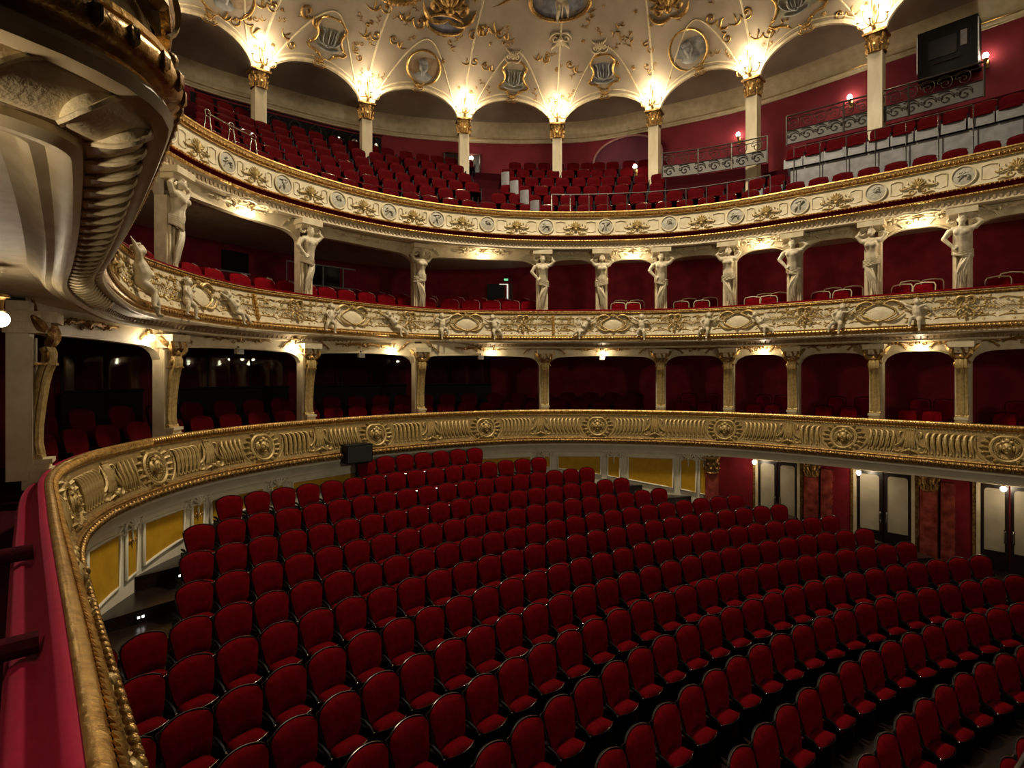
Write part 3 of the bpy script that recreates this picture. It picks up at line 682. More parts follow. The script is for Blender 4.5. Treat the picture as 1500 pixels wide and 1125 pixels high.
def palmette():
    mb = MB()
    for i, x in enumerate((-.095, -.05, 0, .05, .095)):
        mb.tube(bez((x*.75, .02, .26), (x*.7, .055, .10), (x*.75, .055, -.04), (x*1.15, .02, -.15)), taper(10, .014, .022, .020), 5)
        mb.ell((x*.8, .03, .27), (.02, .02, .025), 5, 4)
    for s in (-1, 1):
        mb.tube(bez((s*.11, .0, .26), (s*.10, .05, .08), (s*.14, .06, -.08), (s*.27, .03, -.13)), taper(10, .014, .028, .030), 5)
        mb.tube(spiral((s*.22, -.20), .085, .015, math.pi*.35 if s > 0 else math.pi*.65, (math.pi*.35 if s > 0 else math.pi*.65)-s*8), taper(15, .032, .034, .014), 5)
        mb.tube(bez((s*.15, .0, -.27), (s*.08, .04, -.22), (s*.05, .05, -.24), (0, .04, -.2)), .024, 5)
        mb.tube(bez((s*.14, .0, .2), (s*.2, .03, .25), (s*.24, .03, .15), (s*.18, .01, .08)), taper(10, .01, .022, .008), 5)
    mb.ell((0, .05, -.21), (.05, .05, .045), 7, 5); mb.tube([(0, .02, -.24), (0, .02, -.30)], [.03, .008], 5); return mb
def rib(m):
    mb = MB()
    mb.tube(bez((-m*.075, .0, .22), (m*.10, .05, .24), (m*.02, .07, -.02), (-m*.03, .01, -.26), 12), taper(12, .010, .036, .010), 6)
    mb.tube(bez((m*.05, .0, .17), (m*.085, .04, .02), (m*.05, .05, -.10), (m*.01, .01, -.22), 9), taper(9, .006, .020, .006), 5)
    mb.tube(spiral((-m*.055, .19), .04, .01, math.pi/2, math.pi/2+m*6, 10), .012, 5); mb.ell((m*.03, .02, -.24), (.025, .02, .02), 5, 4); mb.ell((-m*.03, .02, .10), (.012, .012, .02), 5, 4); return mb
cart_me, mask_me, palm_me = cartouche_ring().mesh('cartouche', TAN), mask().mesh('mask', TAN), palmette().mesh('palmette', TAN)
rib_me = {1: rib(1).mesh('wave_rib', TAN), -1: rib(-1).mesh('wave_rib', TAN)}
FR1 = lambda q: P1.M(q, .115, H(-1.56)) @ tilt(17)
CART = [215, 378, 547, 709, 875, 1063, 1238, 1477]; PALM = [145, 298, 463, 628, 790, 959, 1157, 1335]
SC1 = Matrix.Scale(1.1, 4)
evs = sorted([(P1.s_px(p), 'c') for p in CART]+[(P1.s_px(p), 'p') for p in PALM])
per = (evs[-1][0]-evs[0][0])/(len(evs)-1)
s_ = evs[-1][0]; kd = evs[-1][1]
while s_+per < P1.L-1: s_ += per; kd = 'p' if kd == 'c' else 'c'; evs.append((s_, kd))
s_ = evs[0][0]; kd = evs[0][1]
while s_-per > .6: s_ -= per; kd = 'p' if kd == 'c' else 'c'; evs.insert(0, (s_, kd))
for (s_, kd) in evs:
    if kd == 'c': c_ = link('cartouche', cart_me, b1, FR1(s_) @ SC1); link('mask', mask_me, c_, Matrix.Translation((0, .02, .0)))
    else: link('palmette', palm_me, b1, FR1(s_))
for (a, ka), (b, kb) in zip(evs[:-1], evs[1:]):
    a2 = a+(.50 if ka == 'c' else .29); b2_ = b-(.50 if kb == 'c' else .29); n = max(2, round((b2_-a2)/.112))
    for i in range(n): link('wave_rib', rib_me[1 if ka == 'c' else -1], b1, FR1(a2+(b2_-a2)*(i+.5)/n))
# ---- tier two: oval cartouches, festoon drops, gilded tracery
def oval_frame():
    mb = MB(); mb.grid(lambda u, v: (.30*v*math.cos(2*math.pi*u), .03*(1-v*v), .17*v*math.sin(2*math.pi*u)), 20, 4, True)
    return mb
def oval_gilt():
    mb = MB(); pts = [(.33*math.cos(a)*(1+.06*math.cos(4*a)), .03, .195*math.sin(a)*(1+.08*math.cos(4*a))) for a in lin(0, 2*math.pi, 37)]
    mb.tube(pts, .022, 5)
    for s in (-1, 1):
        mb.tube(bez((s*.12, .02, .2), (s*.2, .06, .32), (s*.42, .05, .26), (s*.47, .02, .12)), taper(10, .02, .034, .02), 5)
        mb.tube(spiral((s*.41, .13), .07, .012, math.pi/2, math.pi/2-s*7), .02, 5)
        mb.tube(bez((s*.1, .02, -.2), (s*.25, .05, -.25), (s*.35, .05, -.2), (s*.5, .02, -.02)), taper(10, .014, .03, .012), 5)
        mb.tube(spiral((s*.10, .245), .06, .01, 0, s*7), .018, 5)
    for a in lin(-1, 1, 5): mb.tube([(0, .04, .2), (.07*math.sin(a), .06, .2+.07*math.cos(a)), (.1*math.sin(a), .03, .2+.11*math.cos(a))], [.014, .02, .008], 5)
    mb.ell((0, .05, -.22), (.05, .04, .04), 6, 5); return mb
def drop():
    mb = MB()
    for s in (-1, 1):
        mb.tube(bez((0, .03, .22), (s*.12, .06, .3), (s*.2, .04, .2), (s*.14, .02, .1)), taper(10, .02, .035, .014), 5)
        mb.tube(spiral((s*.10, .12), .06, .01, math.pi/2, math.pi/2-s*6.5), .018, 5)
        mb.tube(bez((s*.03, .02, .0), (s*.15, .05, -.05), (s*.2, .04, -.16), (s*.1, .02, -.24)), taper(10, .012, .024, .008), 5)
    for k in range(9): mb.ell((rnd.uniform(-.05, .05), .05, .16-k*.045), (.035, .03, .03), 6, 4)
    mb.tube([(0, .02, -.2), (0, .03, -.3)], [.03, .005], 5); return mb
def tracery(seed):
    r = random.Random(seed); mb = MB()
    for s in (-1, 1):
        mb.tube(bez((s*.02, .0, .18), (s*.2, .01, .28), (s*.3, .01, .1), (s*.5, .0, .2)), .014, 4)
        mb.tube(bez((s*.05, .0, -.02), (s*.2, .01, .1), (s*.35, .01, -.05), (s*.52, .0, .04)), .012, 4)
        mb.tube(bez((s*.02, .0, -.22), (s*.2, .01, -.1), (s*.3, .01, -.26), (s*.52, .0, -.14)), .013, 4)
        mb.tube(spiral((s*.22, -.15), .06, .01, 0, s*6, 10), .012, 4); mb.tube(spiral((s*.38, .12), .05, .01, 1, 1-s*6, 10), .012, 4)
    for k in range(26):
        x, z = r.uniform(-.52, .52), r.uniform(-.27, .27); mb.ell((x, .008, z), (.03, .02, .022), 5, 4)
    return mb
def lattice():
    mb = MB()
    for k in range(-5, 6):
        for sg in (-1, 1):
            pts = [(k*.06+sg*t, .004, t*.9) for t in (-.10, .10)]
            mb.tube(pts, .0045, 4)
    return mb
of_me, og_me, dr_me, la_me = oval_frame().mesh('oval_cartouche', CREAM_P), oval_gilt().mesh('gilded_scrollwork', GILT_SOFT), drop().mesh('gilded_drop', GILT_SOFT), lattice().mesh('lattice', CREAM_P)
tr_me = [tracery(k).mesh('tracery', GILT_SOFT) for k in range(3)]
FR2 = lambda q, z=1.40, o=.055: P2.M(q, o, H(z)) @ tilt(13)
OVAL = [288, 515, 683, 898, 1081, 1288]; DROPS = [432, 599, 766, 988, 1180, 1415]
ovs = [P2.s_px(p) for p in OVAL]; ovs.append(ovs[-1]+3.0)
drs = [P2.s_px(p) for p in DROPS]
for q in ovs:
    o = link('oval_cartouche', of_me, b2, FR2(q)); link('gilded_scrollwork', og_me, o)
for q in drs: link('gilded_drop', dr_me, b2, FR2(q))
for p in (371, 810):
    q = P2.s_px(p); mb = MB(); mb.box((0, .0, 0), (.09, .05, .58)); mb.tube([(0, .03, -.28), (0, .03, .28)], .03, 6)
    for k in range(7): mb.ell((0, .05, -.24+k*.08), (.04, .03, .035), 6, 4)
    mb.build('gilded_strip', GOLD, b2, M=FR2(q, 1.39))
q = P2.s_px(175) or 12
i = 0
while q < P2.L-1.2:
    if not any(abs(q-x) < .5 for x in ovs): link('tracery', tr_me[i % 3], b2, FR2(q, 1.40, .055)); link('lattice', la_me, b2, FR2(q, 1.40, .05))
    q += .55; i += 1
# gilded fruit and scroll work on the part that swings overhead
q = 1.2; k = 0
qn = P2.near(-4.9, 7.0)
while q < qn:
    M = FR2(q, 1.38, .05)
    link('acanthus_cluster', CLUD, b2, M @ Matrix.Scale(.8, 4))
    link('gilded_drop', dr_me, b2, FR2(q+.3, 1.42, .06) @ Matrix.Scale(1.15, 4))
    mb = MB()
    for j in range(5): mb.ell((rnd.uniform(-.2, .2), rnd.uniform(.04, .1), rnd.uniform(-.2, .2)), rnd.uniform(.03, .065), 10, 7)
    mb.build('gilded_fruit', GOLD_DARK, b2, M=FR2(q+.12, 1.35, .07)); q += .6; k += 1
# ---- gallery front: medallions and sprays
def med_disc():
    mb = MB(); mb.grid(lambda u, v: (.205*v*math.cos(2*math.pi*u), .03-.02*v+.006*math.sin(9*u*6.28)*v*(1-v)*4, .205*v*math.sin(2*math.pi*u)), 24, 5, True); return mb
def med_rel(k):
    mb = MB(); r = random.Random(k)
    for j in range(5):
        a, b = r.uniform(-.11, .11), r.uniform(-.13, .1)
        mb.tube(bez((a, .03, b), (a+r.uniform(-.1, .1), .05, b+.05), (a*.5, .05, b*.5+.05), (r.uniform(-.12, .12), .03, r.uniform(-.1, .14))), taper(10, .01, .024, .008), 5)
    mb.ell((0, .03, .04), (.05, .03, .06), 7, 5); return mb
def spray():
    mb = MB()
    for a in lin(-1.25, 1.25, 7): mb.tube([(0, .01, -.03), (.08*math.sin(a), .035, -.03+.1*math.cos(a)), (.13*math.sin(a), .01, -.03+.16*math.cos(a))], [.01, .02, .008], 5)
    for s in (-1, 1):
        mb.tube(spiral((s*.09, -.1), .06, .01, 0, s*6.5, 12), .013, 5); mb.tube(bez((s*.02, .01, -.05), (s*.16, .03, .02), (s*.2, .02, -.1), (s*.28, .01, -.02)), taper(10, .008, .016, .005), 5)
        mb.tube(bez((s*.05, .01, -.15), (s*.14, .02, -.18), (s*.2, .02, -.12), (s*.24, .01, -.17)), taper(10, .008, .014, .005), 5)
        for k in range(3): mb.ell((s*(.15+.06*k), .01, .06-.04*k), (.016, .012, .014), 5, 4)
    mb.ell((0, .03, -.06), (.035, .03, .035), 6, 5); return mb
md_me, sp_me = med_disc().mesh('medallion', mat('medallion_grey', (.42, .39, .30), .55, col2=(.34, .31, .23), scale=20)), spray().mesh('spray', TAN)
mr_me = [med_rel(k).mesh('relief', mat('relief_grey%d' % k, (.40, .37, .28), .55)) for k in range(3)]
mb = MB(); mb.tube([(.215*math.cos(a), .02, .215*math.sin(a)) for a in lin(0, 2*math.pi, 29)], .018, 6); rim_me = mb.mesh('medallion_rim', CREAM_P)
MEDS = [333, 415, 495, 570, 640, 714, 800, 887, 980, 1077, 1171, 1283, 1412]
ms = [P3.s_px(p) for p in MEDS]; ms.append(ms[-1]+1.75); ms.insert(0, ms[0]-1.6)
FR3 = lambda q: P3.M(q, -.005, H(4.265)) @ tilt(4)
for i, q in enumerate(ms):
    m_ = link('medallion', md_me, b3, FR3(q)); link('medallion_rim', rim_me, m_); link('relief', mr_me[i % 3], m_)
for a, b in zip(ms[:-1], ms[1:]):
    link('spray', sp_me, b3, FR3((a+b)/2) @ Matrix.Scale(1.3, 4))
    for x0, x1 in ((a+.29, (a+b)/2-.3), ((a+b)/2+.3, b-.29)):
        pts = [P3.pt(x0, .005, H(4.13)), P3.pt(x0, -.01, H(4.40)), P3.pt((x0+x1)/2, -.01, H(4.43)), P3.pt(x1, -.01, H(4.40)), P3.pt(x1, .005, H(4.13)), P3.pt((x0+x1)/2, .005, H(4.105)), P3.pt(x0, .005, H(4.13))]
        mb = MB(); mb.tube(pts, .009, 4); mb.build('panel_moulding', CREAM_P, b3)

# ---- stucco foliage on the valance arches
vf = MB()
for s in (-1, 1):
    vf.tube(bez((0, .0, .0), (s*.2, .04, .1), (s*.4, .04, .06), (s*.6, .0, -.03)), taper(10, .03, .045, .01), 5)
    for k in range(4): vf.tube(bez((s*(.1+.12*k), .0, .03), (s*(.14+.12*k), .05, .1), (s*(.2+.12*k), .04, .1), (s*(.24+.12*k), .0, .02)), taper(10, .01, .03, .006), 5)
    vf.tube(spiral((s*.16, -.05), .06, .01, 0, s*6.5, 12), .016, 5)
vf.ell((0, .04, .02), (.08, .06, .09), 8, 5)
vfc, vfg = vf.mesh('stucco_foliage', CREAM_P), vf.mesh('stucco_foliage', GOLD_DARK)
for path, SS, off, zz, par, me in ((P1, S1, O1, .69, b2, vfg), (P2, S2, O2, 3.52, b3, vfc)):
    for a, b in zip(SS[1 if path is P1 else 0:-1], SS[2 if path is P1 else 1:]):
        for t, sc in ((.5, .75), (.5-.62/(b-a)*.8, .5), (.5+.62/(b-a)*.8, .5)):
            if b-a < 1.6 and t != .5: continue
            link('stucco_foliage', me, par, path.M(a+(b-a)*t, off, H(zz)) @ Matrix.Scale(sc, 4))
        for t in (.42, b-a-.42): link('stucco_foliage', me, par, path.M(a+t, off, H(zz+.02)) @ Matrix.Rotation(.7 if t < .5 else -.7, 4, 'Y') @ Matrix.Scale(.42, 4))
# ================================================================ FIGURES
def remesh(name, mb, mt, vox, smooth=3):
    me0 = mb.mesh(name+'_src', mt); o = link(name+'_src', me0)
    r = o.modifiers.new('r', 'REMESH'); r.mode = 'VOXEL'; r.voxel_size = vox
    s = o.modifiers.new('s', 'SMOOTH'); s.iterations = smooth; s.factor = .5
    dg = bpy.context.evaluated_depsgraph_get(); me = bpy.data.meshes.new_from_object(o.evaluated_get(dg))
    bpy.data.objects.remove(o); me.name = name
    me.polygons.foreach_set('use_smooth', [True]*len(me.polygons))
    if not me.materials: me.materials.append(mt)
    return me
def limb(mb, pts, r): mb.tube(pts, r, 8)
def head(mb, c, r, look=(0, 1, 0)):
    c = Vector(c); L = Vector(look).normalized(); side = L.cross(Vector((0, 0, 1))).normalized()
    P = lambda f, s, u: tuple(c+L*f*r+side*s*r+Vector((0, 0, u*r)))
    mb.ell(c, (r*.86, r*.95, r*1.12), 12, 8); mb.ell(P(.35, 0, -.4), (r*.6, r*.6, r*.6), 10, 6)
    mb.ell(P(1.0, 0, -.15), r*.2, 6, 5); mb.ell(P(.8, .35, -.35), r*.28, 6, 5); mb.ell(P(.8, -.35, -.35), r*.28, 6, 5)
    mb.ell(P(.85, .35, .15), r*.17, 6, 5); mb.ell(P(.85, -.35, .15), r*.17, 6, 5); mb.ell(P(.88, 0, -.62), r*.2, 6, 5); mb.ell(P(.7, 0, .45), (r*.6, r*.3, r*.25), 8, 5)
    for s in (-1, 1): mb.ell(P(-.05, s*.9, -.1), (r*.2, r*.2, r*.3), 6, 5)
def hand(mb, wpt, d, r):
    w_ = Vector(wpt); d = Vector(d).normalized(); side = d.cross(Vector((0, 1, .2))).normalized()
    mb.ell(tuple(w_+d*r*1.0), (r*.95, r*.7, r*.95), 8, 6)
    for k in range(4):
        a = (k-1.5)*.42; e = (d+side*a).normalized(); mb.tube([w_+d*r*1.3+side*a*r*1.2, w_+d*r*1.6+e*r*.9+side*a*r, w_+d*r*1.6+e*r*(1.7-.2*abs(a))+Vector((0, r*.3, 0))], [r*.34, r*.3, r*.2], 5)
    mb.tube([w_+d*r*.6-side*r*.6, w_+d*r*1.2-side*r*1.4], [r*.36, r*.26], 5)
def cherub(pose, m):
    x = lambda p: (p[0]*m, p[1], p[2]); mb = MB()
    if pose == 0:
        pel, che, nk, hd = (0,.07,0), (.05,.10,.20), (.07,.11,.29), (.09,.13,.385)
        armA = [(.13,.11,.25), (.24,.14,.22), (.36,.11,.33)]; armB = [(-.04,.12,.26), (-.15,.16,.17), (-.10,.2,.05)]
        legA = [(.05,.08,-.02), (.07,.19,-.14), (.04,.15,-.36)]; legB = [(-.06,.08,-.02), (-.16,.17,-.10), (-.22,.12,-.30)]; look = (m*.7, .8, 0)
    elif pose == 1:
        pel, che, nk, hd = (0,.07,0), (.10,.10,.17), (.15,.11,.25), (.20,.13,.33)
        armA = [(.18,.11,.21), (.28,.14,.24), (.38,.12,.32)]; armB = [(.02,.12,.23), (-.08,.17,.2), (-.02,.2,.1)]
        legA = [(.03,.08,-.04), (-.10,.18,-.12), (-.12,.15,-.33)]; legB = [(-.05,.08,.0), (-.2,.16,-.10), (-.36,.13,-.26)]; look = (m*.5, .9, -.1)
    else:
        pel, che, nk, hd = (0,.07,0), (.03,.10,.21), (.03,.11,.30), (.02,.13,.39)
        armA = [(.11,.11,.26), (.23,.15,.31), (.33,.12,.4)]; armB = [(-.06,.12,.26), (-.18,.14,.3), (-.25,.12,.2)]
        legA = [(.05,.08,-.03), (.13,.2,-.06), (.16,.17,-.26)]; legB = [(-.05,.08,-.03), (-.04,.2,-.15), (-.06,.16,-.38)]; look = (-m*.2, 1, -.1)
    limb(mb, [x((pel[0], pel[1], pel[2]-.06)), x(pel), x(((pel[0]+che[0])/2, .11, (pel[2]+che[2])/2)), x(che), x(nk)], [.07, .098, .10, .095, .05])
    limb(mb, [x(nk), x(hd)], [.04, .04]); head(mb, x(hd), .082, look)
    for A in (armA, armB):
        limb(mb, [x(A[0]), x(A[1]), x(A[2])], [.044, .038, .026]); mb.ell(x(A[0]), .048, 8, 6); hand(mb, x(A[2]), Vector(x(A[2]))-Vector(x(A[1])), .024)
    for Lg in (legA, legB):
        limb(mb, [x(Lg[0]), x([(a+b)/2 for a, b in zip(Lg[0], Lg[1])]), x(Lg[1]), x([(a+b)/2+d for a, b, d in zip(Lg[1], Lg[2], (0, .01, .02))]), x(Lg[2])], [.066, .068, .046, .046, .028])
        f = Vector(x(Lg[2])); mb.tube([f, f+Vector((0, .02, -.02)), f+Vector((m*.01, .07, -.045))], [.03, .03, .018], 6)
    return mb, hd
def curls(hd, m):
    mb = MB(); r = random.Random(3)
    for k in range(22):
        a, b = r.uniform(0, 6.28), r.uniform(.15, 1.3); mb.ell((hd[0]*m+.08*math.sin(b)*math.cos(a), hd[1]-.02+.07*math.sin(b)*math.sin(a), hd[2]+.02+.085*math.cos(b)), .026, 6, 4)
    return mb
def wing(m):
    mb = MB()
    for k in range(6):
        a = math.radians(100+k*16); L_ = .27-.022*k; mb.tube([(0, 0, 0), (m*math.cos(a)*L_*.5, -.02, math.sin(a)*L_*.5+.02), (m*math.cos(a)*L_, -.01, math.sin(a)*L_)], [.02, .035, .008], 5, flat=.5)
    return mb
CH = {}
for pose in range(3):
    for m in (1, -1):
        b_, hd = cherub(pose, m); CH[pose, m] = (remesh('cherub', b_, STATUE, .016), curls(hd, m).mesh('hair', STATUE), wing(m).mesh('wing', STATUE))
CHER = [(262,0,1),(335,1,-1),(478,0,1),(575,1,-1),(645,2,1),(725,0,-1),(853,1,1),(940,2,-1),(1035,0,1),(1118,1,-1),(1230,0,1),(1345,2,-1)]
CLAB = ['reaching towards the oval with the star','sprawling beside the oval with the star','seated before the oval over the second lamp','stretched out beside the gilded drop left of the third caryatid','waving above the dark booth bay','dangling its feet by the exit door','leaning in just right of the gilded strip','with both arms raised left of the triple drop','bending towards the oval under the paired caryatids','kicking out beside the lamp-lit arch','reaching to the largest oval on the right','spreading its arms right of the largest oval']
for (p, pose, m), lb in zip(CHER, CLAB):
    q = P2.s_px(p); t = thing('cherub_statue', 'cream plaster cherub '+lb, 'statue', FR2(q, 1.24, .08) @ Matrix.Scale(.86, 4), 'cherubs on the middle balcony front')
    me, hr, wg = CH[pose, m]; link('body', me, t); link('hair', hr, t); link('wing', wg, t, Matrix.Translation((-m*.03, .03, .2)))
s, u = dome_px(822, -6); o_ = link('stucco_cherub', CH[2, 1][0], ceil, dome_M(s, u, .02, 0, 1.5)); link('hair', CH[2, 1][1], o_)
# the reclining cherub at the turn of the balcony
q = P2.s_px(186, lo=7)
t = thing('cherub_statue', 'large cream plaster cherub lying along the turn of the middle balcony', 'statue', FR2(q, 1.3, .1) @ Matrix.Rotation(math.radians(35), 4, 'Y') @ Matrix.Scale(1.15, 4), 'cherubs on the middle balcony front')
me, hr, wg = CH[1, -1]; link('body', me, t); link('hair', hr, t); link('wing', wg, t, Matrix.Translation((.03, .03, .2)))
def caryatid(male, m):
    x = lambda p: (p[0]*m, p[1], p[2]); mb = MB()
    limb(mb, [(0,.14,-.12), (0,.15,.0), (0,.17,.12), (0,.19,.28), (0,.18,.40), (0,.18,.46)], [.13, .14, .115 if not male else .13, .15 if not male else .165, .13, .07])
    limb(mb, [x((-.19,.18,.38)), (0,.19,.40), x((.19,.18,.38))], [.075, .085, .075])
    limb(mb, [(0,.18,.44), (0,.2,.54)], [.06, .055]); head(mb, (0,.215,.60), .10, (m*.25, 1, -.25))
    if male:
        for s in (-1, 1): mb.ell((s*.075, .29, .31), (.09, .06, .07), 8, 6)
        limb(mb, [x((-.2,.18,.38)), x((-.32,.2,.20)), x((-.18,.24,.03))], [.075, .06, .042]); hand(mb, x((-.18,.24,.03)), (m*.6, .3, -.6), .04)
        limb(mb, [x((.2,.18,.39)), x((.34,.2,.5)), x((.16,.18,.68))], [.07, .058, .042]); hand(mb, x((.16,.18,.68)), (-m*.6, 0, .5), .04)
        mb.ell((0, .26, .50), (.06, .05, .08), 8, 6)
    else:
        for s in (-1, 1):
            mb.ell((s*.075, .30, .28), (.065, .06, .065), 8, 6)
            limb(mb, [(s*.19,.18,.38), (s*.31,.2,.52), (s*.12,.16,.68)], [.062, .05, .036]); hand(mb, (s*.12,.16,.68), (-s*.7, 0, .4), .035)
    return mb
def drapery(m):
    mb = MB()
    for k in range(5):
        z = -.02-.035*k; mb.tube(bez((-m*.17, .12, z+.06), (-m*.08, .32, z+.01), (m*.08, .32, z-.06), (m*.18, .12, z-.03)), [.028]*10, 5)
    for k in range(4):
        mb.tube(bez((m*(.13-.03*k), .22, -.14), (m*(.10-.05*k), .26, -.4), (m*(-.02-.02*k), .24, -.5), (m*(.04-.05*k), .20, -.75-.06*k)), taper(10, .02, .036, .012), 5)
    mb.tube(bez((m*.12, .2, -.15), (m*.05, .28, -.35), (-m*.1, .26, -.45), (-m*.1, .2, -.7)), taper(10, .03, .05, .02), 6)
    return mb
CA = {}
for male in (0, 1):
    for m in (1, -1): CA[male, m] = (remesh('figure', caryatid(male, m), STATUE, .018), drapery(m).mesh('drapery', STATUE))
hairm = MB(); r_ = random.Random(5)
for k in range(30):
    a, b = r_.uniform(0, 6.28), r_.uniform(.2, 1.5); hairm.ell((.10*math.sin(b)*math.cos(a), .19+.09*math.sin(b)*math.sin(a), .63+.10*math.cos(b)), .032, 6, 4)
hair_me = hairm.mesh('hair', STATUE)
# ---- tier two columns: herm pilasters with caryatids
mb = MB(); hz0, hz1 = H(1.55), H(3.40); Z0 = H(1.84)
shm = MB(); shm.box((0, -.04, .55-.15), (.34, .22, 1.75)); 
for xx in (-.10, 0, .10): shm.tube([(xx, .08, -.1), (xx*1.15, .09, .75)], .028, 6)
sh2_me = shm.mesh('shaft', CREAM_P, ang=40)
cpm = MB(); cpm.box((0, .02, 1.60), (.46, .40, .10)); cpm.box((0, .06, 1.70), (.56, .52, .12))
for s in (-1, 1): cpm.tube(spiral((s*.2, 1.52), .08, .02, 0, s*6, 12), .03, 5, Matrix.Translation((0, .2, 0)))
cap2_me = cpm.mesh('capital', CREAM_P, ang=40)
bsm = MB(); bsm.box((0, .0, -.2), (.42, .34, .3)); bsm.box((0, .0, -.03), (.38, .30, .06)); bs2_me = bsm.mesh('base', CREAM, False)
for i, q in enumerate(S2[:-1]):
    male = (i+1) % 2; m = 1 if i in (1, 2, 4, 6, 8, 10) else -1
    M = P2.M(q, O2, Z0)
    who = 'bearded male atlas with one hand on his hip' if male else 'draped female caryatid with both arms raised'
    wh = ['half hidden behind the overhead gilded box','first clear of the overhead box','beside the dark booth window','right of the booth window','right of the exit door','left of the second plaster lamp','right of the second plaster lamp','left of the third plaster lamp','right of the third plaster lamp','left of the brightest plaster lamp','right of the brightest plaster lamp'][i]
    t = thing('caryatid_column', 'cream column with a %s, %s' % (who, wh), 'column', M, 'caryatid columns of the middle balcony')
    link('shaft', sh2_me, t); link('capital', cap2_me, t); link('base', bs2_me, t)
    f_ = link('figure', CA[male, m][0], t, Matrix.Translation((0, .0, .92))); link('drapery', CA[male, m][1], t, Matrix.Translation((0, -.03, .90))); link('hair', hair_me, f_)
# ---- tier one columns: pilaster with gilded console bracket
def console():
    mb = MB(); prof = [(.19,.30),(.22,.22),(.215,.12),(.18,.02),(.15,-.12),(.12,-.35),(.095,-.60),(.09,-.80),(.11,-.92),(.08,-.98)]
    for s in (-1, 1): mb.tube([(s*.075, y+.02, z) for y, z in prof], [.035]*len(prof), 6)
    mb.tube([(0, y-.01, z) for y, z in prof], [.075]*len(prof), 8)
    mb.tube([(-.12, .12, -.96), (.12, .12, -.96)], .045, 8); return mb
def console_orn():
    mb = MB()
    for k in range(8): mb.ell((0, .20-.014*k, .0-.06*k), (.032-.002*k, .04, .03), 6, 4)
    for s in (-1, 1):
        mb.tube(spiral((s*.07, .2), .09, .015, 0, s*6.5, 12), .025, 5, Matrix.Translation((0, .20, 0)))
        mb.tube(bez((s*.05, .2, .3), (s*.2, .28, .35), (s*.2, .26, .5), (s*.1, .2, .62)), taper(10, .03, .05, .02), 5)
        mb.tube(bez((s*.06, .20, .42), (s*.18, .2, .45), (s*.22, .14, .58), (s*.30, .10, .62)), taper(10, .03, .06, .02), 5)
    for k in range(12): mb.ell((rnd.uniform(-.1, .1), .2+rnd.uniform(0, .05), rnd.uniform(.22, .6)), rnd.uniform(.025, .045), 6, 5)
    mb.ell((0, .22, .34), (.07, .06, .07), 8, 6); mb.box((0, .18, .10), (.2, .2, .03)); return mb
co_me, con_me = console().mesh('console', TAN, ang=60), console_orn().mesh('console_ornament', GOLD_DARK)
shm = MB(); shm.box((0, -.05, -.2), (.28, .20, 2.0))
for s in (-1, 1): shm.box((s*.11, .06, -.35), (.05, .04, 1.5))
sh1_me = shm.mesh('shaft', CREAM, False)
ccm = MB(); ccm.box((0, .06, .62), (.46, .50, .12)); ccm.box((0, .04, .50), (.40, .42, .12)); cc_me = ccm.mesh('capital', CREAM_P, False)
bsm = MB(); bsm.box((0, .10, -1.16), (.22, .24, .3)); bsm.box((0, .11, -1.0), (.25, .28, .05)); bsm.box((0, .11, -1.1), (.25, .27, .03)); bs1_me = bsm.mesh('base', CREAM, False)
W1 = ['out at the edge beside the camera box','nearest the red velvet box rail','left of the lit screens','second pair of foyer windows on its left','right of the chandelier reflections','under the gilded strip of the front above','left end of the narrow boxes','left of the paired-arch lamp','right of the paired-arch lamp','left of the last hanging lamp','right of the last hanging lamp']
for i, q in enumerate(S1[1:-1]):
    M = P1.M(q, O1, EYE); t = thing('console_column', 'cream column with gilded console bracket, '+W1[i+1], 'column', M, 'console columns of the lowest balcony')
    link('shaft', sh1_me, t); link('console', co_me, t); link('console_ornament', con_me, t); link('capital', cc_me, t); link('base', bs1_me, t)
# ---- gallery columns with candelabra
shm = MB(); shm.box((0, 0, 0), (.34, .34, 1)); sh3 = shm.mesh('shaft', CREAM, False)
cpm = MB(); capital(cpm, .36, .5, 0); cap3_me = cpm.mesh('capital', GOLD_DARK)
cbm = MB(); cbm.tube([(0, .18, 0), (0, .3, .12), (0, .28, .35), (0, .22, .7)], [.05, .045, .03, .02], 6)
BUL = [(-.34, .42, .30), (.34, .42, .30), (-.17, .55, .50), (.17, .55, .50), (0, .46, .78), (0, .62, .2)]
for b_ in BUL: cbm.tube(bez((0, .26, .2), (b_[0]*.6, .4, .05), (b_[0]*1.1, b_[1], b_[2]-.3), (b_[0], b_[1], b_[2]-.05)), .016, 5); cbm.lathe([(.0, -.05), (.045, -.03), (.03, -.01)], 8, Matrix.Translation(b_))
cand_me = cbm.mesh('branch_frame', GOLD_DARK)
bm_ = MB(); bm_.ell((0, 0, .05), (.05, .05, .07), 10, 7); bulb_me = bm_.mesh('bulb', BULB)
W3L = ['at the dark end past the overhead box','hidden behind the overhead box','beside the overhead gilded box','first whole one with a railing at its foot','second whole one by the lighting ledge','beside the dark doorway with a sconce','in the middle of the seat rows','in front of the arched niche','beside the lower iron balustrade','between the two iron balustrades','past the black equipment cabinet','second past the black equipment cabinet','last by the stage']
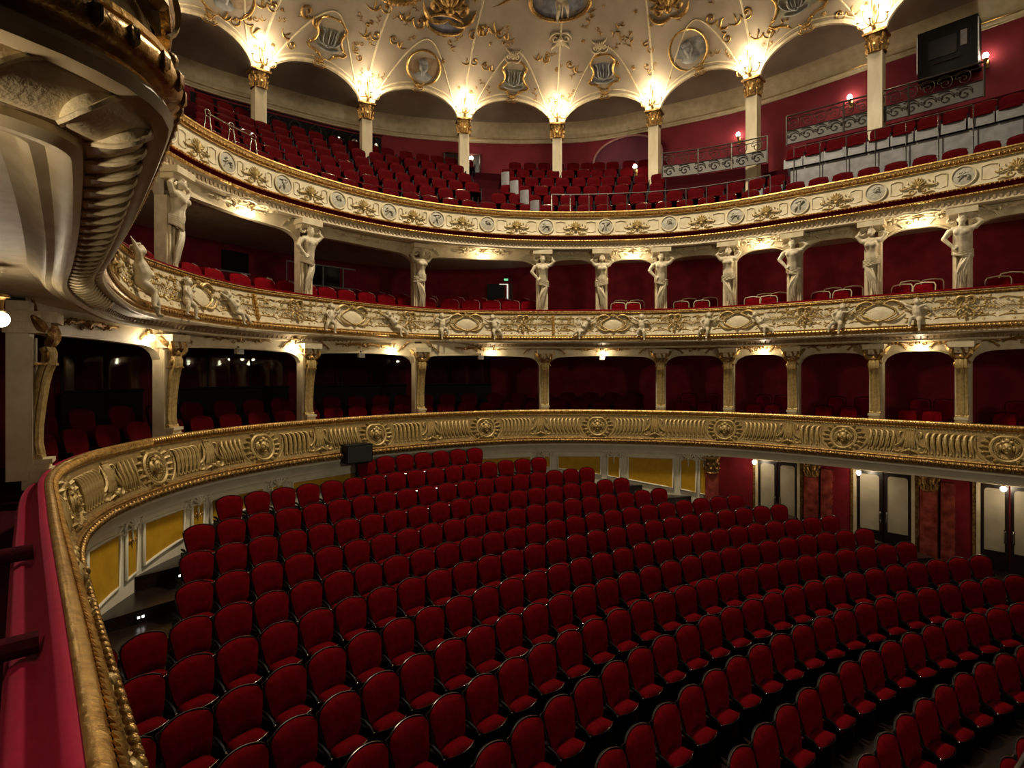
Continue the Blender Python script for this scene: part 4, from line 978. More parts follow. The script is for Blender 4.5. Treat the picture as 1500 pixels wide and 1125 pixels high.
for i, s in enumerate(SRING[1:-1]):
    M = RING.M(s, -.05, 0); zb = H(4.9)
    t = thing('gallery_column', 'square cream gallery column with gilded capital, '+W3L[i+1], 'column', M, 'gallery columns')
    link('shaft', sh3, t, Matrix.Translation((0, 0, (zb+H(HC))/2)) @ Matrix.Diagonal((1, 1, H(HC)-zb, 1))); link('capital', cap3_me, t, Matrix.Translation((0, 0, H(HC))))
    c_ = thing('candelabrum', 'lit gilded candelabrum above the gallery column '+W3L[i+1], 'lamp', RING.M(s, -.05, H(HC+.52)), 'candelabra of the gallery')
    link('branch_frame', cand_me, c_)
    for b_ in BUL: link('bulb', bulb_me, c_, Matrix.Translation(b_))
    lamp((0, .50, .38), P_CANDEL, .12, parent=c_)
#PART5
# ================================================================ LAMPS UNDER THE TIERS
ros = cluster(); ros_me = ros.mesh('rosette', CREAM_P)
stm = MB(); stm.lathe([(.001, .0), (.05, -.01), (.06, -.03), (.02, -.05), (.014, -.12), (.03, -.14), (.02, -.16)], 10); stem_me = stm.mesh('fitting', GOLD_DARK)
bm_ = MB(); bm_.ell((0, 0, -.205), (.055, .055, .06), 12, 8); bulb2_me = bm_.mesh('bulb', BULB)
def hanging(path, px, off, z, label, watts, plaster, s=None):
    q = s if s is not None else path.s_px(px, off)
    t = thing('ceiling_lamp', label, 'lamp', path.M(q, off, z), 'lamps under the tiers')
    link('fitting', stem_me, t); link('bulb', bulb2_me, t)
    if plaster:
        for k in (-1, 0, 1): link('rosette', ros_me, t, Matrix.Translation((k*.42, -.02, .0)) @ Matrix.Rotation(math.radians(90), 4, 'X') @ Matrix.Scale(.55 if k else .8, 4))
    lamp((0, .02, -.33), watts, .05, parent=t)
for px, lb in ((222,'over the second console column'),(433,'by the third console column'),(577,'above the chandelier reflections'),(723,'before the end of the foyer glazing'),(884,'in the wide bay at the back'),(1118,'between the first paired console columns'),(1347,'between the last two console columns')):
    hanging(P1, px, -.12, H(.80), 'bright bare bulb under the middle balcony '+lb, P_T1, False)
hanging(P1, 0, -.28, H(.63), 'bright bulb under the middle balcony at the very edge beside the stucco', 6, False, s=P1.near(-3.85, 4.7))
for k in range(5):
    link('rosette', ros_me, b2, P1.M(P1.near(-3.85, 4.7)+.1+.42*(k-1.2), -.75-.25*(k % 2), H(.855)) @ Matrix.Rotation(math.radians(90), 4, 'X') @ Matrix.Rotation(k*1.3, 4, 'Y') @ Matrix.Scale(.75, 4))
t_ = hanging(P2, 0, -.12, H(.72), 'bulb under the overhead box above the velvet rail', 30, False, s=.5)
hanging(P1, 0, -.12, H(.80), 'bulb under the middle balcony beyond the last column', P_T1, False, s=S1[-1])
for px, lb in ((369,'next to the first clear caryatid'),(708,'above the exit door'),(927,'between the paired caryatids'),(1113,'over the box with pale framed chairs'),(1345,'lighting the broadest plaster arch')):
    hanging(P2, px, -.12, H(3.60), 'bright bulb in stucco foliage under the gallery '+lb, P_T2, True)
hanging(P2, 0, -.12, H(3.60), 'bulb under the gallery beyond the last caryatid', P_T2, True, s=S2[-1])
hanging(P2, 0, -.12, H(3.60), 'bulb under the gallery behind the overhead box', P_T2, True, s=P2.s_px(200)-.5)
for px, lb in ((1105,'first frosted door'),(1258,'second frosted door'),(1470,'third frosted door')):
    hanging(P1, px, -.55, H(-2.30), 'small bright bulb under the lowest balcony before the '+lb, P_STALL, False)
scm = MB(); scm.lathe([(.001, -.12), (.03, -.1), (.05, -.04), (.07, .0)], 10, Matrix.Translation((0, .14, -.02))); scm.tube([(0, 0, -.15), (0, .08, -.18), (0, .14, -.12)], .015, 5); scm.box((0, .0, -.12), (.1, .03, .2))
sc_me = scm.mesh('bracket', GOLD_DARK); bm_ = MB(); bm_.ell((0, .14, .05), (.07, .07, .09), 10, 7); sb_me = bm_.mesh('bulb', BULB)
for px, h, lb in ((690,8.35,'beside the dark gallery doorway'),(950,7.15,'low beside the arched niche'),(1083,8.17,'above the lower iron balustrade'),(1247,8.30,'above the long iron balustrade'),(1445,8.26,'beside the black equipment cabinet')):
    q = W3.s_px(px, .02); t = thing('wall_sconce', 'lit wall sconce on the red gallery wall '+lb, 'lamp', W3.M(q, .02 if px != 950 else 1.6, H(h)), 'sconces on the gallery wall')
    link('bracket', sc_me, t); link('bulb', sb_me, t); lamp((0, .32, .1), P_SCONCE, .05, parent=t)

# ================================================================ SEATS
def pad(w0, w1, z0, z1, y0, y1, th, bulge, crown=.06, nu=11, nv=9):
    # an upholstered back: front and rear skins closed round the rim, narrower at the foot, arched at the head
    def hw(v): 
        a = w0+(w1-w0)*min(1, v*1.35)**.8
        if v > .84: a *= math.sqrt(max(.0, 1-((v-.84)/.18)**2))*.22+.78
        if v < .12: a *= .90+.10*v/.12
        return a
    def P(u, v, side):
        U = u*2-1; x = U*hw(v); z = z0+(z1-z0)*v-crown*U*U*v; e = (1-abs(U)**3)*(1-abs(2*v-1)**4)
        y = y0+(y1-y0)*v+.05*U*U+(bulge*e if side else -th)
        return (x, y, z)
    mb = MB(); mb.grid(lambda u, v: P(u, v, 1), nu, nv); n = nu*nv; mb.grid(lambda u, v: P(1-u, v, 0), nu, nv)
    rim = [i for i in range(nu)]+[j*nu+nu-1 for j in range(1, nv)]+[(nv-1)*nu+i for i in range(nu-2, -1, -1)]+[j*nu for j in range(nv-2, 0, -1)]
    opp = lambda i: n+(i//nu)*nu+(nu-1-i % nu)
    for a, b in zip(rim, rim[1:]+rim[:1]): mb.f.append((b, a, opp(a), opp(b)))
    return mb
def cushion(w, y0, y1, z, th):
    mb = MB(); mb.grid(lambda u, v: ((u*2-1)*w*(1-.08*v)*(1), y0+(y1-y0)*v-.03*(2*u-1)**2*v, z+th*.5*(1-abs(2*u-1)**4)*(1-abs(2*v-1)**5)+.02*v), 9, 7)
    n = len(mb.v); mb.grid(lambda u, v: ((1-2*u)*w*(1-.08*v), y0+(y1-y0)*v-.03*(2*u-1)**2*v, z-th*.5+.02*v), 9, 7)
    rim = [i for i in range(9)]+[j*9+8 for j in range(1, 7)]+[54+i for i in range(7, -1, -1)]+[j*9 for j in range(5, 0, -1)]
    for a, b in zip(rim, rim[1:]+rim[:1]): mb.f.append((b, a, n+(a//9)*9+8-a % 9, n+(b//9)*9+8-b % 9))
    return mb
# stalls seat: local +Y looks to the stage, top of the back at z = SEAT_H
bk = pad(.19, .246, .485, .918, .055, -.03, .02, .05, crown=.05); bsh = pad(.195, .252, .46, .928, .04, -.05, .025, .0, crown=.05)
rimm = MB(); rp = []
for i in range(25):
    U = i/12-1
for v in lin(.15, .80, 6): 
    a = .198+.056*min(1, v*1.35)**.8; rp.append((-a, .04-.09*v+.045, .46+.47*v-.055*v))
top = [(u*.252*(.98), -.05+.05*u*u, .931-.045*u*u-.035*abs(u)**6) for u in lin(-1, 1, 13)]
rimm.tube(rp+[(-.25, -.04, .85)]+top[1:-1]+[(.25, -.04, .85)]+[(-x, y, z) for x, y, z in rp[::-1]], .004, 4)
cu = cushion(.195, .02, .27, .46, .08)
apr = MB(); apr.grid(lambda u, v: ((u*2-1)*.215*(1-.05*(1-v)), .285-.06*(2*u-1)**2-.02*v, .475-.40*v), 9, 4); apr.box((0, .13, .36), (.34, .2, .05))
edge = MB(); edge.tube([(x, .287-.06*(x/.2)**2, .478) for x in lin(-.2, .2, 9)], .004, 4)
arm = MB(); arm.tube([(.265, -.02, .57), (.265, .08, .57), (.265, .19, .54), (.265, .24, .50)], [.018, .020, .020, .016], 6); arm.box((.265, .10, .27), (.03, .24, .50)); arm.box((.265, .10, .03), (.06, .40, .05))
knob = MB(); knob.ell((.265, .255, .51), (.013, .012, .013), 8, 5)
leg = MB(); leg.box((0, .05, .18), (.3, .06, .36))
SEAT_PARTS = [('backrest', bk.mesh('backrest', VELVET, ang=70)), ('back_shell', bsh.mesh('back_shell', BLACKWOOD, ang=50)), ('back_rim', rimm.mesh('back_rim', mat('lacquer_rim', (.10, .06, .045), .25, .3))), ('seat_cushion', cu.mesh('seat_cushion', VELVET, ang=70)), ('apron', apr.mesh('apron', BLACKWOOD)), ('edge_trim', edge.mesh('edge_trim', CHROME)), ('armrest', arm.mesh('armrest', BLACKWOOD)), ('leg', leg.mesh('leg', BLACKWOOD, False))]
knob_me = knob.mesh('knob', CHROME)
LIM = [(360,735),(334,800),(288,868),(284,917),(278,969),(60,1096),(60,1159),(60,1226),(60,1274),(60,1353),(60,1444)]+[(60,1570)]*6
seats = []
for k, (R, z, t0) in enumerate(ROWS):
    idx = list(range(-14, 60)); 
    if k == 0: idx = [-1.25]+list(range(0, 11))+[11.2]
    row = []
    for i in idx:
        t = math.radians(t0)-i*.53/R; p = SC+Vector((math.cos(t), math.sin(t)))*R
        if p.y < .8: continue
        X, Y = 750+F*p.x/p.y, YH-F*z/p.y
        lo, hi = LIM[k]
        if not (lo <= X <= hi) or Y > 1180 or X > 1565 or not inside(p, .32): continue
        row.append((p, t, X, Y))
    row.sort(key=lambda r: -r[1])
    for n, (p, t, X, Y) in enumerate(row): seats.append((p.length, p, t, z, k, n))
seats.sort(key=lambda r: r[0])
KIND = ['back','second','third','fourth','fifth','sixth','seventh','eighth','ninth','tenth','eleventh','twelfth','thirteenth','fourteenth','fifteenth','sixteenth','seventeenth']
rest = {n: MB() for n, _ in SEAT_PARTS}
def seat_M(p, t, zf): return Matrix.Translation((p.x, p.y, zf)) @ Matrix.Rotation(t+math.pi/2, 4, 'Z')
for j, (d, p, t, z, k, n) in enumerate(seats):
    M = seat_M(p, t, H(z-SEAT_H))
    if j < 300:
        nm = (ORD+['%dth' % x if x % 10 > 3 or x in (11, 12, 13) else '%d%s' % (x, {1: 'st', 2: 'nd', 3: 'rd', 0: 'th'}[x % 10]) for x in range(21, 70)])[n]
        rw = 'back row' if k == 0 else KIND[k]+' row from the back'
        o = thing('stalls_armchair', 'red velvet stalls seat in the %s, %s from the yellow wall' % (rw, nm), 'armchair', M, 'stalls seats')
        for pn, me in SEAT_PARTS:
            q_ = link(pn, me, o)
            if pn == 'armrest': link('knob', knob_me, q_)
    else:
        for pn, me in SEAT_PARTS:
            if pn in ('edge_trim', 'leg'): continue
            rest[pn].add([v.co for v in me.vertices], [tuple(f.vertices) for f in me.polygons], M)
if len(seats) > 300:
    far = thing('distant_stalls_armchairs', 'farthest red velvet stalls seats massed towards the frosted doors', 'armchairs'); far['kind'] = 'stuff'
    for pn, me in SEAT_PARTS:
        if rest[pn].v: rest[pn].build(pn, me.materials[0], far, ang=60)['kind'] = 'stuff'
print('stalls seats', len(seats))
# gallery seats
gb = pad(.20, .235, .42, .87, .05, -.05, .05, .03, crown=.05, nu=7, nv=6).mesh('backrest', VELVET_DIMMED, ang=70); gc = cushion(.21, .03, .44, .43, .09).mesh('seat_cushion', VELVET_DIMMED, ang=70)
gbd = MB(); gbd.box((0, .02, .25), (.40, .03, .34)); gbd.box((.25, .12, .40), (.03, .30, .36)); gfr = gbd.mesh('frame', BLACK, False)
gpl = MB(); gpl.grid(lambda u, v: ((u*2-1)*.235, .40-.02*v, .18+.28*v-.03*(2*u-1)**2*v), 7, 3); gpl.box((0, .38, .30), (.44, .02, .22)); gply = gpl.mesh('plywood_underside', PLY, False)
trm = MB(); trm.tube([(x, -.06+.05*(x/.235)**2, .88-.05*(x/.235)**2-.02*abs(x/.235)**6) for x in lin(-.235, .235, 9)], .008, 4); trim_me = trm.mesh('back_trim', CHROME)
galm = struct(MB().build('floor_gallery', CARPET)); gm = MB()
q11, q114 = P3.s_px(1100), P3.s_px(1138)
GZ = lambda k, q: 4.2+.57*k+(.66 if (q > q114 and k >= 1) else 0)
for k in range(0, 8):
    for a, b in ((4, q114), (q114, P3.L)):
        z = H(GZ(k, (a+b)/2)); zp = H(GZ(max(k-1, 0), (a+b)/2)); o0 = -.2-.85*k; o1 = o0-.85 if k < 7 else -9
        P3.sweep([(o0, zp), (o0, z), (o1, z)], a, b, .4, mb=gm)
galm.data = gm.mesh('floor_gallery', CARPET, False)
rb = thing('riser_board', 'long grey board facing the raised second gallery row', 'board'); P3.sweep([(-1.045, H(4.85)), (-1.045, H(5.60))], q114+.1, P3.s_px(1490), .4).build('board_panel', PLY, rb)
mb = MB(); mb.tube([P3.pt(q, -1.04, H(5.61)) for q in P3.samples(q114+.1, P3.s_px(1490), .4)], .02, 5); mb.build('board_cap', BLACK, rb)
gl = 0
for k in range(6):
    off = -.52-.85*k; a = P3.s_px(286, off) if k == 0 else P3.s_px(300, off); q = a; n = 0
    while q < P3.L-1:
        X = P3.px(q, off); q_ = q; q += .55*(1 if k == 0 else 8.5/(8.5-off*.9))
        if X > 1500: break
        if k >= 2 and X > 1135: break
        if k >= 1 and 692 < X < 742-(5-k)*4: continue
        if k >= 2 and X > 965: break
        n += 1
        t = thing('gallery_armchair', 'red gallery seat, %s row up, %s from the handrail end' % (ORD[k], (ORD+['%d%s' % (x, {1: 'st', 2: 'nd', 3: 'rd'}.get(x % 10, 'th')) for x in range(21, 60)])[n-1]), 'armchair', P3.M(q_, off, H(GZ(k, q_))), 'gallery seats')
        link('backrest', gb, t); link('seat_cushion', gc, t); link('frame', gfr, t)
        if k >= 1 and X > 1100: link('plywood_underside', gply, t)
        if k == 0 or (k+n) % 5 == 0: link('back_trim', trim_me, t)
for j, (x, y, k) in enumerate(((740,283,3),(753,290,2),(768,297,1),(783,303,0))):
    off = -.52-.85*k; q = P3.s_px(x, off); M = P3.M(q, off+.2, H(4.2+.57*k)) @ Matrix.Rotation(math.radians(30), 4, 'Z') @ Matrix.Diagonal((.72, .8, 1, 1))
    t = thing('aisle_armchair', 'folded aisle seat showing its grey plywood back, %s step of the gallery stairs' % ['top', 'third', 'second', 'lowest'][j], 'armchair', M, 'aisle seats of the gallery')
    mb = MB(); mb.grid(lambda u, v: ((u*2-1)*.2, .12-.05*(2*u-1)**2+.03*v, .42+.48*v), 7, 4); mb.grid(lambda u, v: ((1-u*2)*.2, .10-.05*(2*u-1)**2+.03*v, .42+.48*v), 7, 4); mb.build('plywood_back', PLY, t)
    mb = MB(); mb.box((0, -.1, .42), (.4, .4, .08)); mb.build('seat_cushion', VELVET, t, False); mb = MB(); mb.box((0, .0, .2), (.3, .08, .4)); mb.build('frame', BLACK, t, False)
# tier two: bench-like seats on the left, chairs with pale frames in the boxes on the right
tb = pad(.23, .27, .40, .90, .06, -.05, .06, .03, crown=.05, nu=7, nv=6).mesh('backrest', VELVET, ang=70)
tbd = pad(.23, .27, .40, .90, .06, -.05, .06, .03, crown=.05, nu=7, nv=6).mesh('backrest', VELVET_DIMMED, ang=70)
pt_ = MB(); pt_.tube([(.27, -.01, .45), (.285, -.02, .80), (.24, -.05, .88), (.1, -.06, .91)], .009, 4); pipe_me = pt_.mesh('piping', mat('pale_piping', (.55, .35, .30), .6))
a, b = P2.s_px(195), P2.s_px(792)
for r in range(2):
    off = -.72-.85*r; q = a+.2*r; n = 0
    while q < b:
        n += 1; t = thing('balcony_armchair', 'red pale-piped seat, %s row of the middle balcony, %s from the overhead box' % (['front', 'rear'][r], (ORD+['%dth' % x for x in range(21, 60)])[n-1]), 'armchair', P2.M(q, off, H(1.30+.18*r)), 'seats of the middle balcony')
        link('backrest', tb, t); link('seat_cushion', gc, t); link('piping', pipe_me, t); link('frame', gfr, t); q += .56 if r == 0 else .60
chm = MB(); 
for s in (-1, 1): chm.tube([(s*.21, -.05, 0), (s*.21, -.03, .45), (s*.22, -.08, .84), (s*.19, -.09, .90)], .013, 5); chm.tube([(s*.2, .38, 0), (s*.2, .38, .43)], .018, 5)
chm.tube([(-.19, -.09, .90), (0, -.09, .925), (.19, -.09, .90)], .014, 5); chf_me = chm.mesh('frame', CREAM)
cb = pad(.17, .19, .47, .88, .0, -.06, .03, .03, crown=.02, nu=6, nv=5).mesh('backrest', VELVET, ang=70); cc = cushion(.2, -.02, .40, .45, .08).mesh('seat_cushion', VELVET, ang=70)
chd_me = chf_me.copy(); chd_me.name = 'frame'; chd_me.materials[0] = VELVET_DIMMED
def chair(path, q, off, z, rot, label, grp):
    t = thing('box_chair', label, 'chair', path.M(q, off, z) @ Matrix.Rotation(rot, 4, 'Z'), grp)
    link('frame', chf_me if path is P2 else chd_me, t); link('backrest', cb, t); link('seat_cushion', cc, t)
for i in range(5, 11):
    s0, s1 = S2[i], S2[i+1]; n = max(2, int((s1-s0-.5)/.62))
    for r in range(2):
        for j in range(n if r == 0 else n-0):
            chair(P2, s0+.4+(s1-s0-.8)*(j+.25+.3*r)/n, -.62-.62*r, H(1.20+.15*r), rnd.uniform(-.3, .3), 'pale framed chair, %s of the %s line, beside the %s caryatid' % (ORD[j], ['front', 'rear'][r], ORD[i]), 'chairs in the middle balcony boxes')
for i in range(6, 11):
    s0, s1 = S1[i], S1[i+1]; n = max(2, int((s1-s0-.4)/.62))
    for r in range(2):
        for j in range(n): chair(P1, s0+.35+(s1-s0-.7)*(j+.4+.2*r)/n, -.62-.75*r, H(-1.78+.22*r), rnd.uniform(-.12, .12), 'dark red chair, %s of the %s line, beyond the %s console column' % (ORD[j], ['front', 'rear'][r], ORD[i-1]), 'chairs in the lowest balcony boxes')
for r in range(2):
    off = -.95-.85*r; q = P1.s_px(62, off, lo=3) or 9; q = max(q, 8.0); n = 0
    while q < S1[6]-.5:
        n += 1; t = thing('box_armchair', 'dim red seat, %s row of the lowest balcony, %s from the velvet rail' % (['front', 'rear'][r], (ORD+['%d%s' % (x, {1: 'st', 2: 'nd', 3: 'rd'}.get(x % 10, 'th')) for x in range(21, 60)])[n-1]), 'armchair', P1.M(q, off, H(-1.80+.25*r)), 'seats of the lowest balcony')
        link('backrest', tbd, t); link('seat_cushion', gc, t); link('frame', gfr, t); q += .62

# ================================================================ RAILINGS AND FITTINGS OF THE GALLERY
def rail(name, label, path, px0, px1, off, ztop, zbot, step, r=.014, m=CHROME, mid=False):
    a, b = path.s_px(px0, off), path.s_px(px1, off); t = thing(name, label, 'railing')
    mb = MB(); mb.tube([path.pt(q, off, ztop) for q in path.samples(a, b, .3)], r, 6); mb.build('top_rail', m, t)
    for q in path.samples(a, b, step):
        mb = MB(); mb.tube([path.pt(q, off, zbot), path.pt(q, off, ztop)], r, 6); mb.build('post', m, t)
    return t, a, b
rail('chrome_railing', 'low chrome railing in front of the first gallery row at the back', P3, 808, 1128, -.14, H(5.26), H(4.66), .5)
rail('chrome_railing', 'tall chrome safety railing before the raised right-hand gallery seats', P3, 1163, 1426, -.95, H(6.12), H(4.9), .55)
t = thing('handrail', 'short chrome handrail with three ringed posts beside the overhead box', 'railing')
pr = []
for p in (304, 339, 371):
    q = P3.s_px(p, -.2); c = P3.pt(q, -.2, H(5.16)); pr.append(c); T = P3.at(q)[1]; T = Vector((T.x, T.y, 0))
    mb = MB(); mb.tube([c+T*.07*math.cos(a)+Vector((0, 0, .07*math.sin(a))) for a in lin(0, 6.2832, 17)], .012, 5); mb.build('ring', CHROME, t)
    mb = MB(); 
    for s in (-1, 1): mb.tube([c+T*.05*s-Vector((0, 0, .05)), c+T*.12*s-Vector((0, 0, .5))], .014, 5)
    mb.build('post', CHROME, t)
mb = MB(); mb.tube(pr, .016, 6); mb.build('top_rail', CHROME, t)
def iron(label, px0, px1, off, zt, zb):
    t, a, b = rail('iron_balustrade', label, P3, px0, px1, off, H(zt), H(zb), (P3.s_px(px1, off)-P3.s_px(px0, off))/3, .022, IRON)
    mb = MB()
    for z in (zb+.03, zb+(zt-zb)*.5, zt-.12): mb.tube([P3.pt(q, off, H(z)) for q in P3.samples(a, b, .3)], .012, 4)
    mb.build('cross_rail', IRON, t)
    P3.sweep([(off-.01, H(zb+.03)), (off-.01, H(zb+(zt-zb)*.5))], a, b, .3).build('grey_screen', MESHM, t)
    q = a+.18
    while q < b-.15:
        mb = MB(); hh = zt-zb
        for (cz, rr, d) in ((zb+hh*.24, .15, 1), (zb+hh*.68, .13, -1)):
            M = P3.M(q, off+.015, H(cz))
            mb.tube(spiral((0, 0), rr, .02, 0, d*8.5, 16), .011, 4, M); mb.tube(bez((rr, 0, 0), (rr*1.2, 0, .2), (-rr*.2, 0, .22), (-rr*1.1, 0, .16), 8), .011, 4, M); mb.tube(spiral((-rr*.9, .06), .07, .01, 1, 1-d*7, 10), .010, 4, M)
        mb.build('iron_scroll', IRON, t); q += .33
iron('wrought iron balustrade with scrolls, the lower one next to the niche', 970, 1124, -1.9, 7.0, 6.2)
iron('long wrought iron balustrade with scrolls under the black cabinet', 1152, 1442, -1.95, 7.45, 6.6)
# lighting ledge with stage lamps along the dark rear left wall
a, b = W3.s_px(283, .3), W3.s_px(560, .3); t = thing('lighting_ledge', 'long black lighting ledge along the rear red gallery wall', 'ledge')
W3.sweep([(.02, H(8.05)), (.5, H(8.05)), (.5, H(8.10)), (.06, H(8.12)), (.06, H(8.92)), (.02, H(8.92))], a, b, .4).build('ledge_shelf', BLACK, t, False)
mb = MB(); mb.tube([W3.pt(q, .4, H(8.85)) for q in W3.samples(a, b, .4)], .025, 6); mb.build('lighting_bar', BLACK, t)
LN = 9
for i in range(LN):
    q = a+(b-a)*(i+.5)/LN; M = W3.M(q, .34, H(8.45)) @ Matrix.Rotation(rnd.uniform(-.5, .5), 4, 'Z') @ Matrix.Rotation(rnd.uniform(-.35, -.1), 4, 'X')
    t = thing('stage_light', 'black stage spotlight on the dark ledge, %s from the dark doorway' % ORD[LN-1-i], 'spotlight', M, 'stage lights on the gallery ledge')
    mb = MB(); mb.lathe([(.001, -.25), (.11, -.24), (.13, -.05), (.12, .16), (.15, .18), (.15, .26), (.12, .26)], 12, Matrix.Rotation(-math.pi/2, 4, 'X')); mb.build('housing', BLACK, t)
    mb = MB(); mb.lathe([(.12, .22), (.06, .235), (.001, .24)], 12, Matrix.Rotation(-math.pi/2, 4, 'X')); mb.build('lens', CHROME, t)
    mb = MB(); mb.tube([(-.17, 0, 0), (-.17, 0, .2), (0, 0, .34), (.17, 0, .2), (.17, 0, 0)], .014, 5); mb.build('yoke', IRON, t)
# arched niche, dark doorway, equipment cabinet
q = W3.s_px(920, .05); M = W3.M(q, .16, H(6.2)); t = thing('arched_niche', 'large arched niche lined in deep crimson behind the gallery seats', 'niche', M)
pts = [(-1.32, 0), (-1.32, 2.0)]+[(-1.32*math.cos(a), 2.0+.78*math.sin(a)) for a in lin(.1, math.pi-.1, 20)]+[(1.32, 2.0), (1.32, 0)]; n = len(pts)
mb = MB(); mb.add([(x, .01, z) for x, z in pts], [tuple(range(n))]); mb.build('lining', mat('crimson_lining', (.10, .002, .026), .7, col2=(.08, .0015, .02), scale=2), t, False)
mb = MB(); mb.tube([(x, .04, z) for x, z in pts], .04, 6); mb.build('rim', mat('pink_rim', (.5, .25, .24), .5), t)
q = W3.s_px(677, .03); d = struct(thing('door_4', 'dark doorway at the back of the gallery', 'door', W3.M(q, .03, H(6.4)))); del d['category']
mb = MB(); mb.box((0, 0, 1.08), (1.35, .05, 2.15)); mb.build('door_leaf', DOORBLK, d, False)
mb = MB(); mb.tube([(-.70, .03, 0), (-.70, .03, 2.2), (.70, .03, 2.2), (.70, .03, 0)], .045, 4); mb.build('door_frame', mat('dark_door_frame', (.05, .022, .015), .4), d, False)
q = W3.s_px(1390, .3); M = W3.M(q, .3, H(8.0)); t = thing('equipment_cabinet', 'black equipment cabinet with pale edges high on the red gallery wall', 'cabinet', M)
mb = MB(); mb.box((0, 0, .66), (1.30, .5, 1.32)); mb.build('body', BLACK, t, False)
for s in (-1, 1): mb = MB(); mb.box((s*.66, .26, .72), (.025, .03, 1.0)); mb.build('edge_strip', mat('white_edge', (.8, .8, .8), .4), t, False)
mb = MB(); mb.box((.36, .26, .82), (.14, .02, .40)); mb.build('grey_plate', PLY, t, False)
mb = MB(); mb.box((-.1, .26, .75), (.62, .02, .5)); mb.build('grille', mat('speaker_grille', (.008, .008, .009), .7, scale=80), t, False)
mb = MB(); mb.tube([(-.3, .28, .35), (.3, .28, .35)], .012, 5); mb.build('bar_handle', CHROME, t)

# ================================================================ TIER TWO WALL FITTINGS
off2 = lambda p: sb2(P2.s_px(p))
def on_wall2(px, z, lift=.04):
    q = P2.s_px(px, -2.0)
    return q, P2.M(q, sb2(q)+lift, z)
q, M = on_wall2(520, H(2.78)); t = struct(thing('window_5', 'long dark control booth window with three panes', 'window', M)); del t['category']
mb = MB(); mb.box((0, -.03, .33), (2.3, .02, .62)); mb.build('pane', WINGLASS, t, False)
for x in (-1.15, -.72, .03, .72, 1.15): mb = MB(); mb.box((x, 0, .33), (.035, .05, .66)); mb.build('mullion', PLY, t, False)
mb = MB(); mb.box((0, 0, 0), (2.34, .06, .04)); mb.box((0, 0, .66), (2.34, .06, .04)); mb.build('window_frame', PLY, t, False)
q, M = on_wall2(410, H(2.85)); t = struct(thing('window_6', 'small dark booth window', 'window', M)); del t['category']
mb = MB(); mb.box((0, -.03, .3), (.8, .02, .6)); mb.build('pane', WINGLASS, t, False); mb = MB(); mb.box((0, 0, 0), (.86, .05, .04)); mb.build('window_frame', PLY, t, False)
q, M = on_wall2(748, H(1.2)); t = struct(thing('door_5', 'double door standing ajar under the exit sign', 'door', M)); del t['category']
mb = MB(); mb.box((.36, .0, .95), (.66, .05, 1.9)); mb.build('door_leaf', mat('brown_door', (.06, .02, .015), .4), t, False)
mb = MB(); mb.box((-.36, -.1, .95), (.72, .02, 1.9)); mb.build('dark_opening', BLACK, t, False)
mb = MB(); mb.box((-.02, .03, .95), (.045, .02, 1.86)); mb.box((-.16, .03, 1.87), (.28, .02, .02)); mb.build('lit_gap', emis('lit_gap', (1., .95, .85), .8), t, False)
q, M = on_wall2(745, H(3.24), .03); t = thing('exit_sign', 'small glowing green exit sign above the door ajar', 'sign', M)
mb = MB(); mb.box((0, 0, 0), (.14, .04, .07)); mb.build('lit_face', EXITM, t, False); mb = MB(); mb.box((0, -.01, 0), (.17, .04, .10)); mb.build('casing', BLACK, t, False)

# ================================================================ FOYER GLAZING BEHIND THE LOWEST BALCONY
gl_m = bpy.data.materials.new('tinted_glass'); gl_m.use_nodes = True; nt = gl_m.node_tree; nt.nodes.clear()
o_ = nt.nodes.new('ShaderNodeOutputMaterial'); mx = nt.nodes.new('ShaderNodeMixShader'); tr = nt.nodes.new('ShaderNodeBsdfTransparent'); gs = nt.nodes.new('ShaderNodeBsdfGlossy'); fr = nt.nodes.new('ShaderNodeFresnel')
tr.inputs[0].default_value = (.55, .58, .62, 1); gs.inputs['Roughness'].default_value = .03; fr.inputs[0].default_value = 1.5
nt.links.new(fr.outputs[0], mx.inputs[0]); nt.links.new(tr.outputs[0], mx.inputs[1]); nt.links.new(gs.outputs[0], mx.inputs[2]); nt.links.new(mx.outputs[0], o_.inputs[0])
for i, (a, b) in enumerate(((126,236),(258,440),(462,606),(624,726))):
    s0, s1 = P1.s_px(a, -3.2), P1.s_px(b, -3.2)
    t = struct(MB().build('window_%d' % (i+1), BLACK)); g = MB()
    P1.sweep([(-3.9, H(-1.95)), (-3.9, H(-.45)), (-3.84, H(-.42)), (-3.84, H(-.38)), (-3.96, H(-.38))], s0, s1, .3, mb=g); P1.sweep([(-3.84, H(.55)), (-3.84, H(.86))], s0, s1, .3, mb=g); t.data = g.mesh('window_%d' % (i+1), BLACK, False)
    n = max(2, round((s1-s0)/.75))
    for j in range(n):
        u, v = s0+(s1-s0)*j/n, s0+(s1-s0)*(j+1)/n
        P1.sweep([(-3.9, H(-.4)), (-3.9, H(.56))], u+.02, v-.02, .3).build('pane', gl_m, t, False)
        g = MB(); g.tube([P1.pt(u, -3.9, H(-.4)), P1.pt(u, -3.9, H(.56))], .03, 4); g.build('mullion', BLACK, t, False)
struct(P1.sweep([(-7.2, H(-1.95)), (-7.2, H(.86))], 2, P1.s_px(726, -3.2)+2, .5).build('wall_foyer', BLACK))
FOY = [(303,540,8,20,SCREEN,'bluish lit notice screen seen through the foyer glass'),(320,540,11,20,SCREEN_W,'white lit notice panel seen through the foyer glass'),(372,540,20,18,SCREEN,'bluish foyer window seen through the glass, darker end'),(398,541,18,18,SCREEN,'bluish foyer window seen through the glass beside the lamp'),(135,538,13,42,SCREEN,'dim bluish poster case behind the first foyer pane'),(158,538,15,40,SCREEN,'dim bluish poster case behind the second foyer pane')]
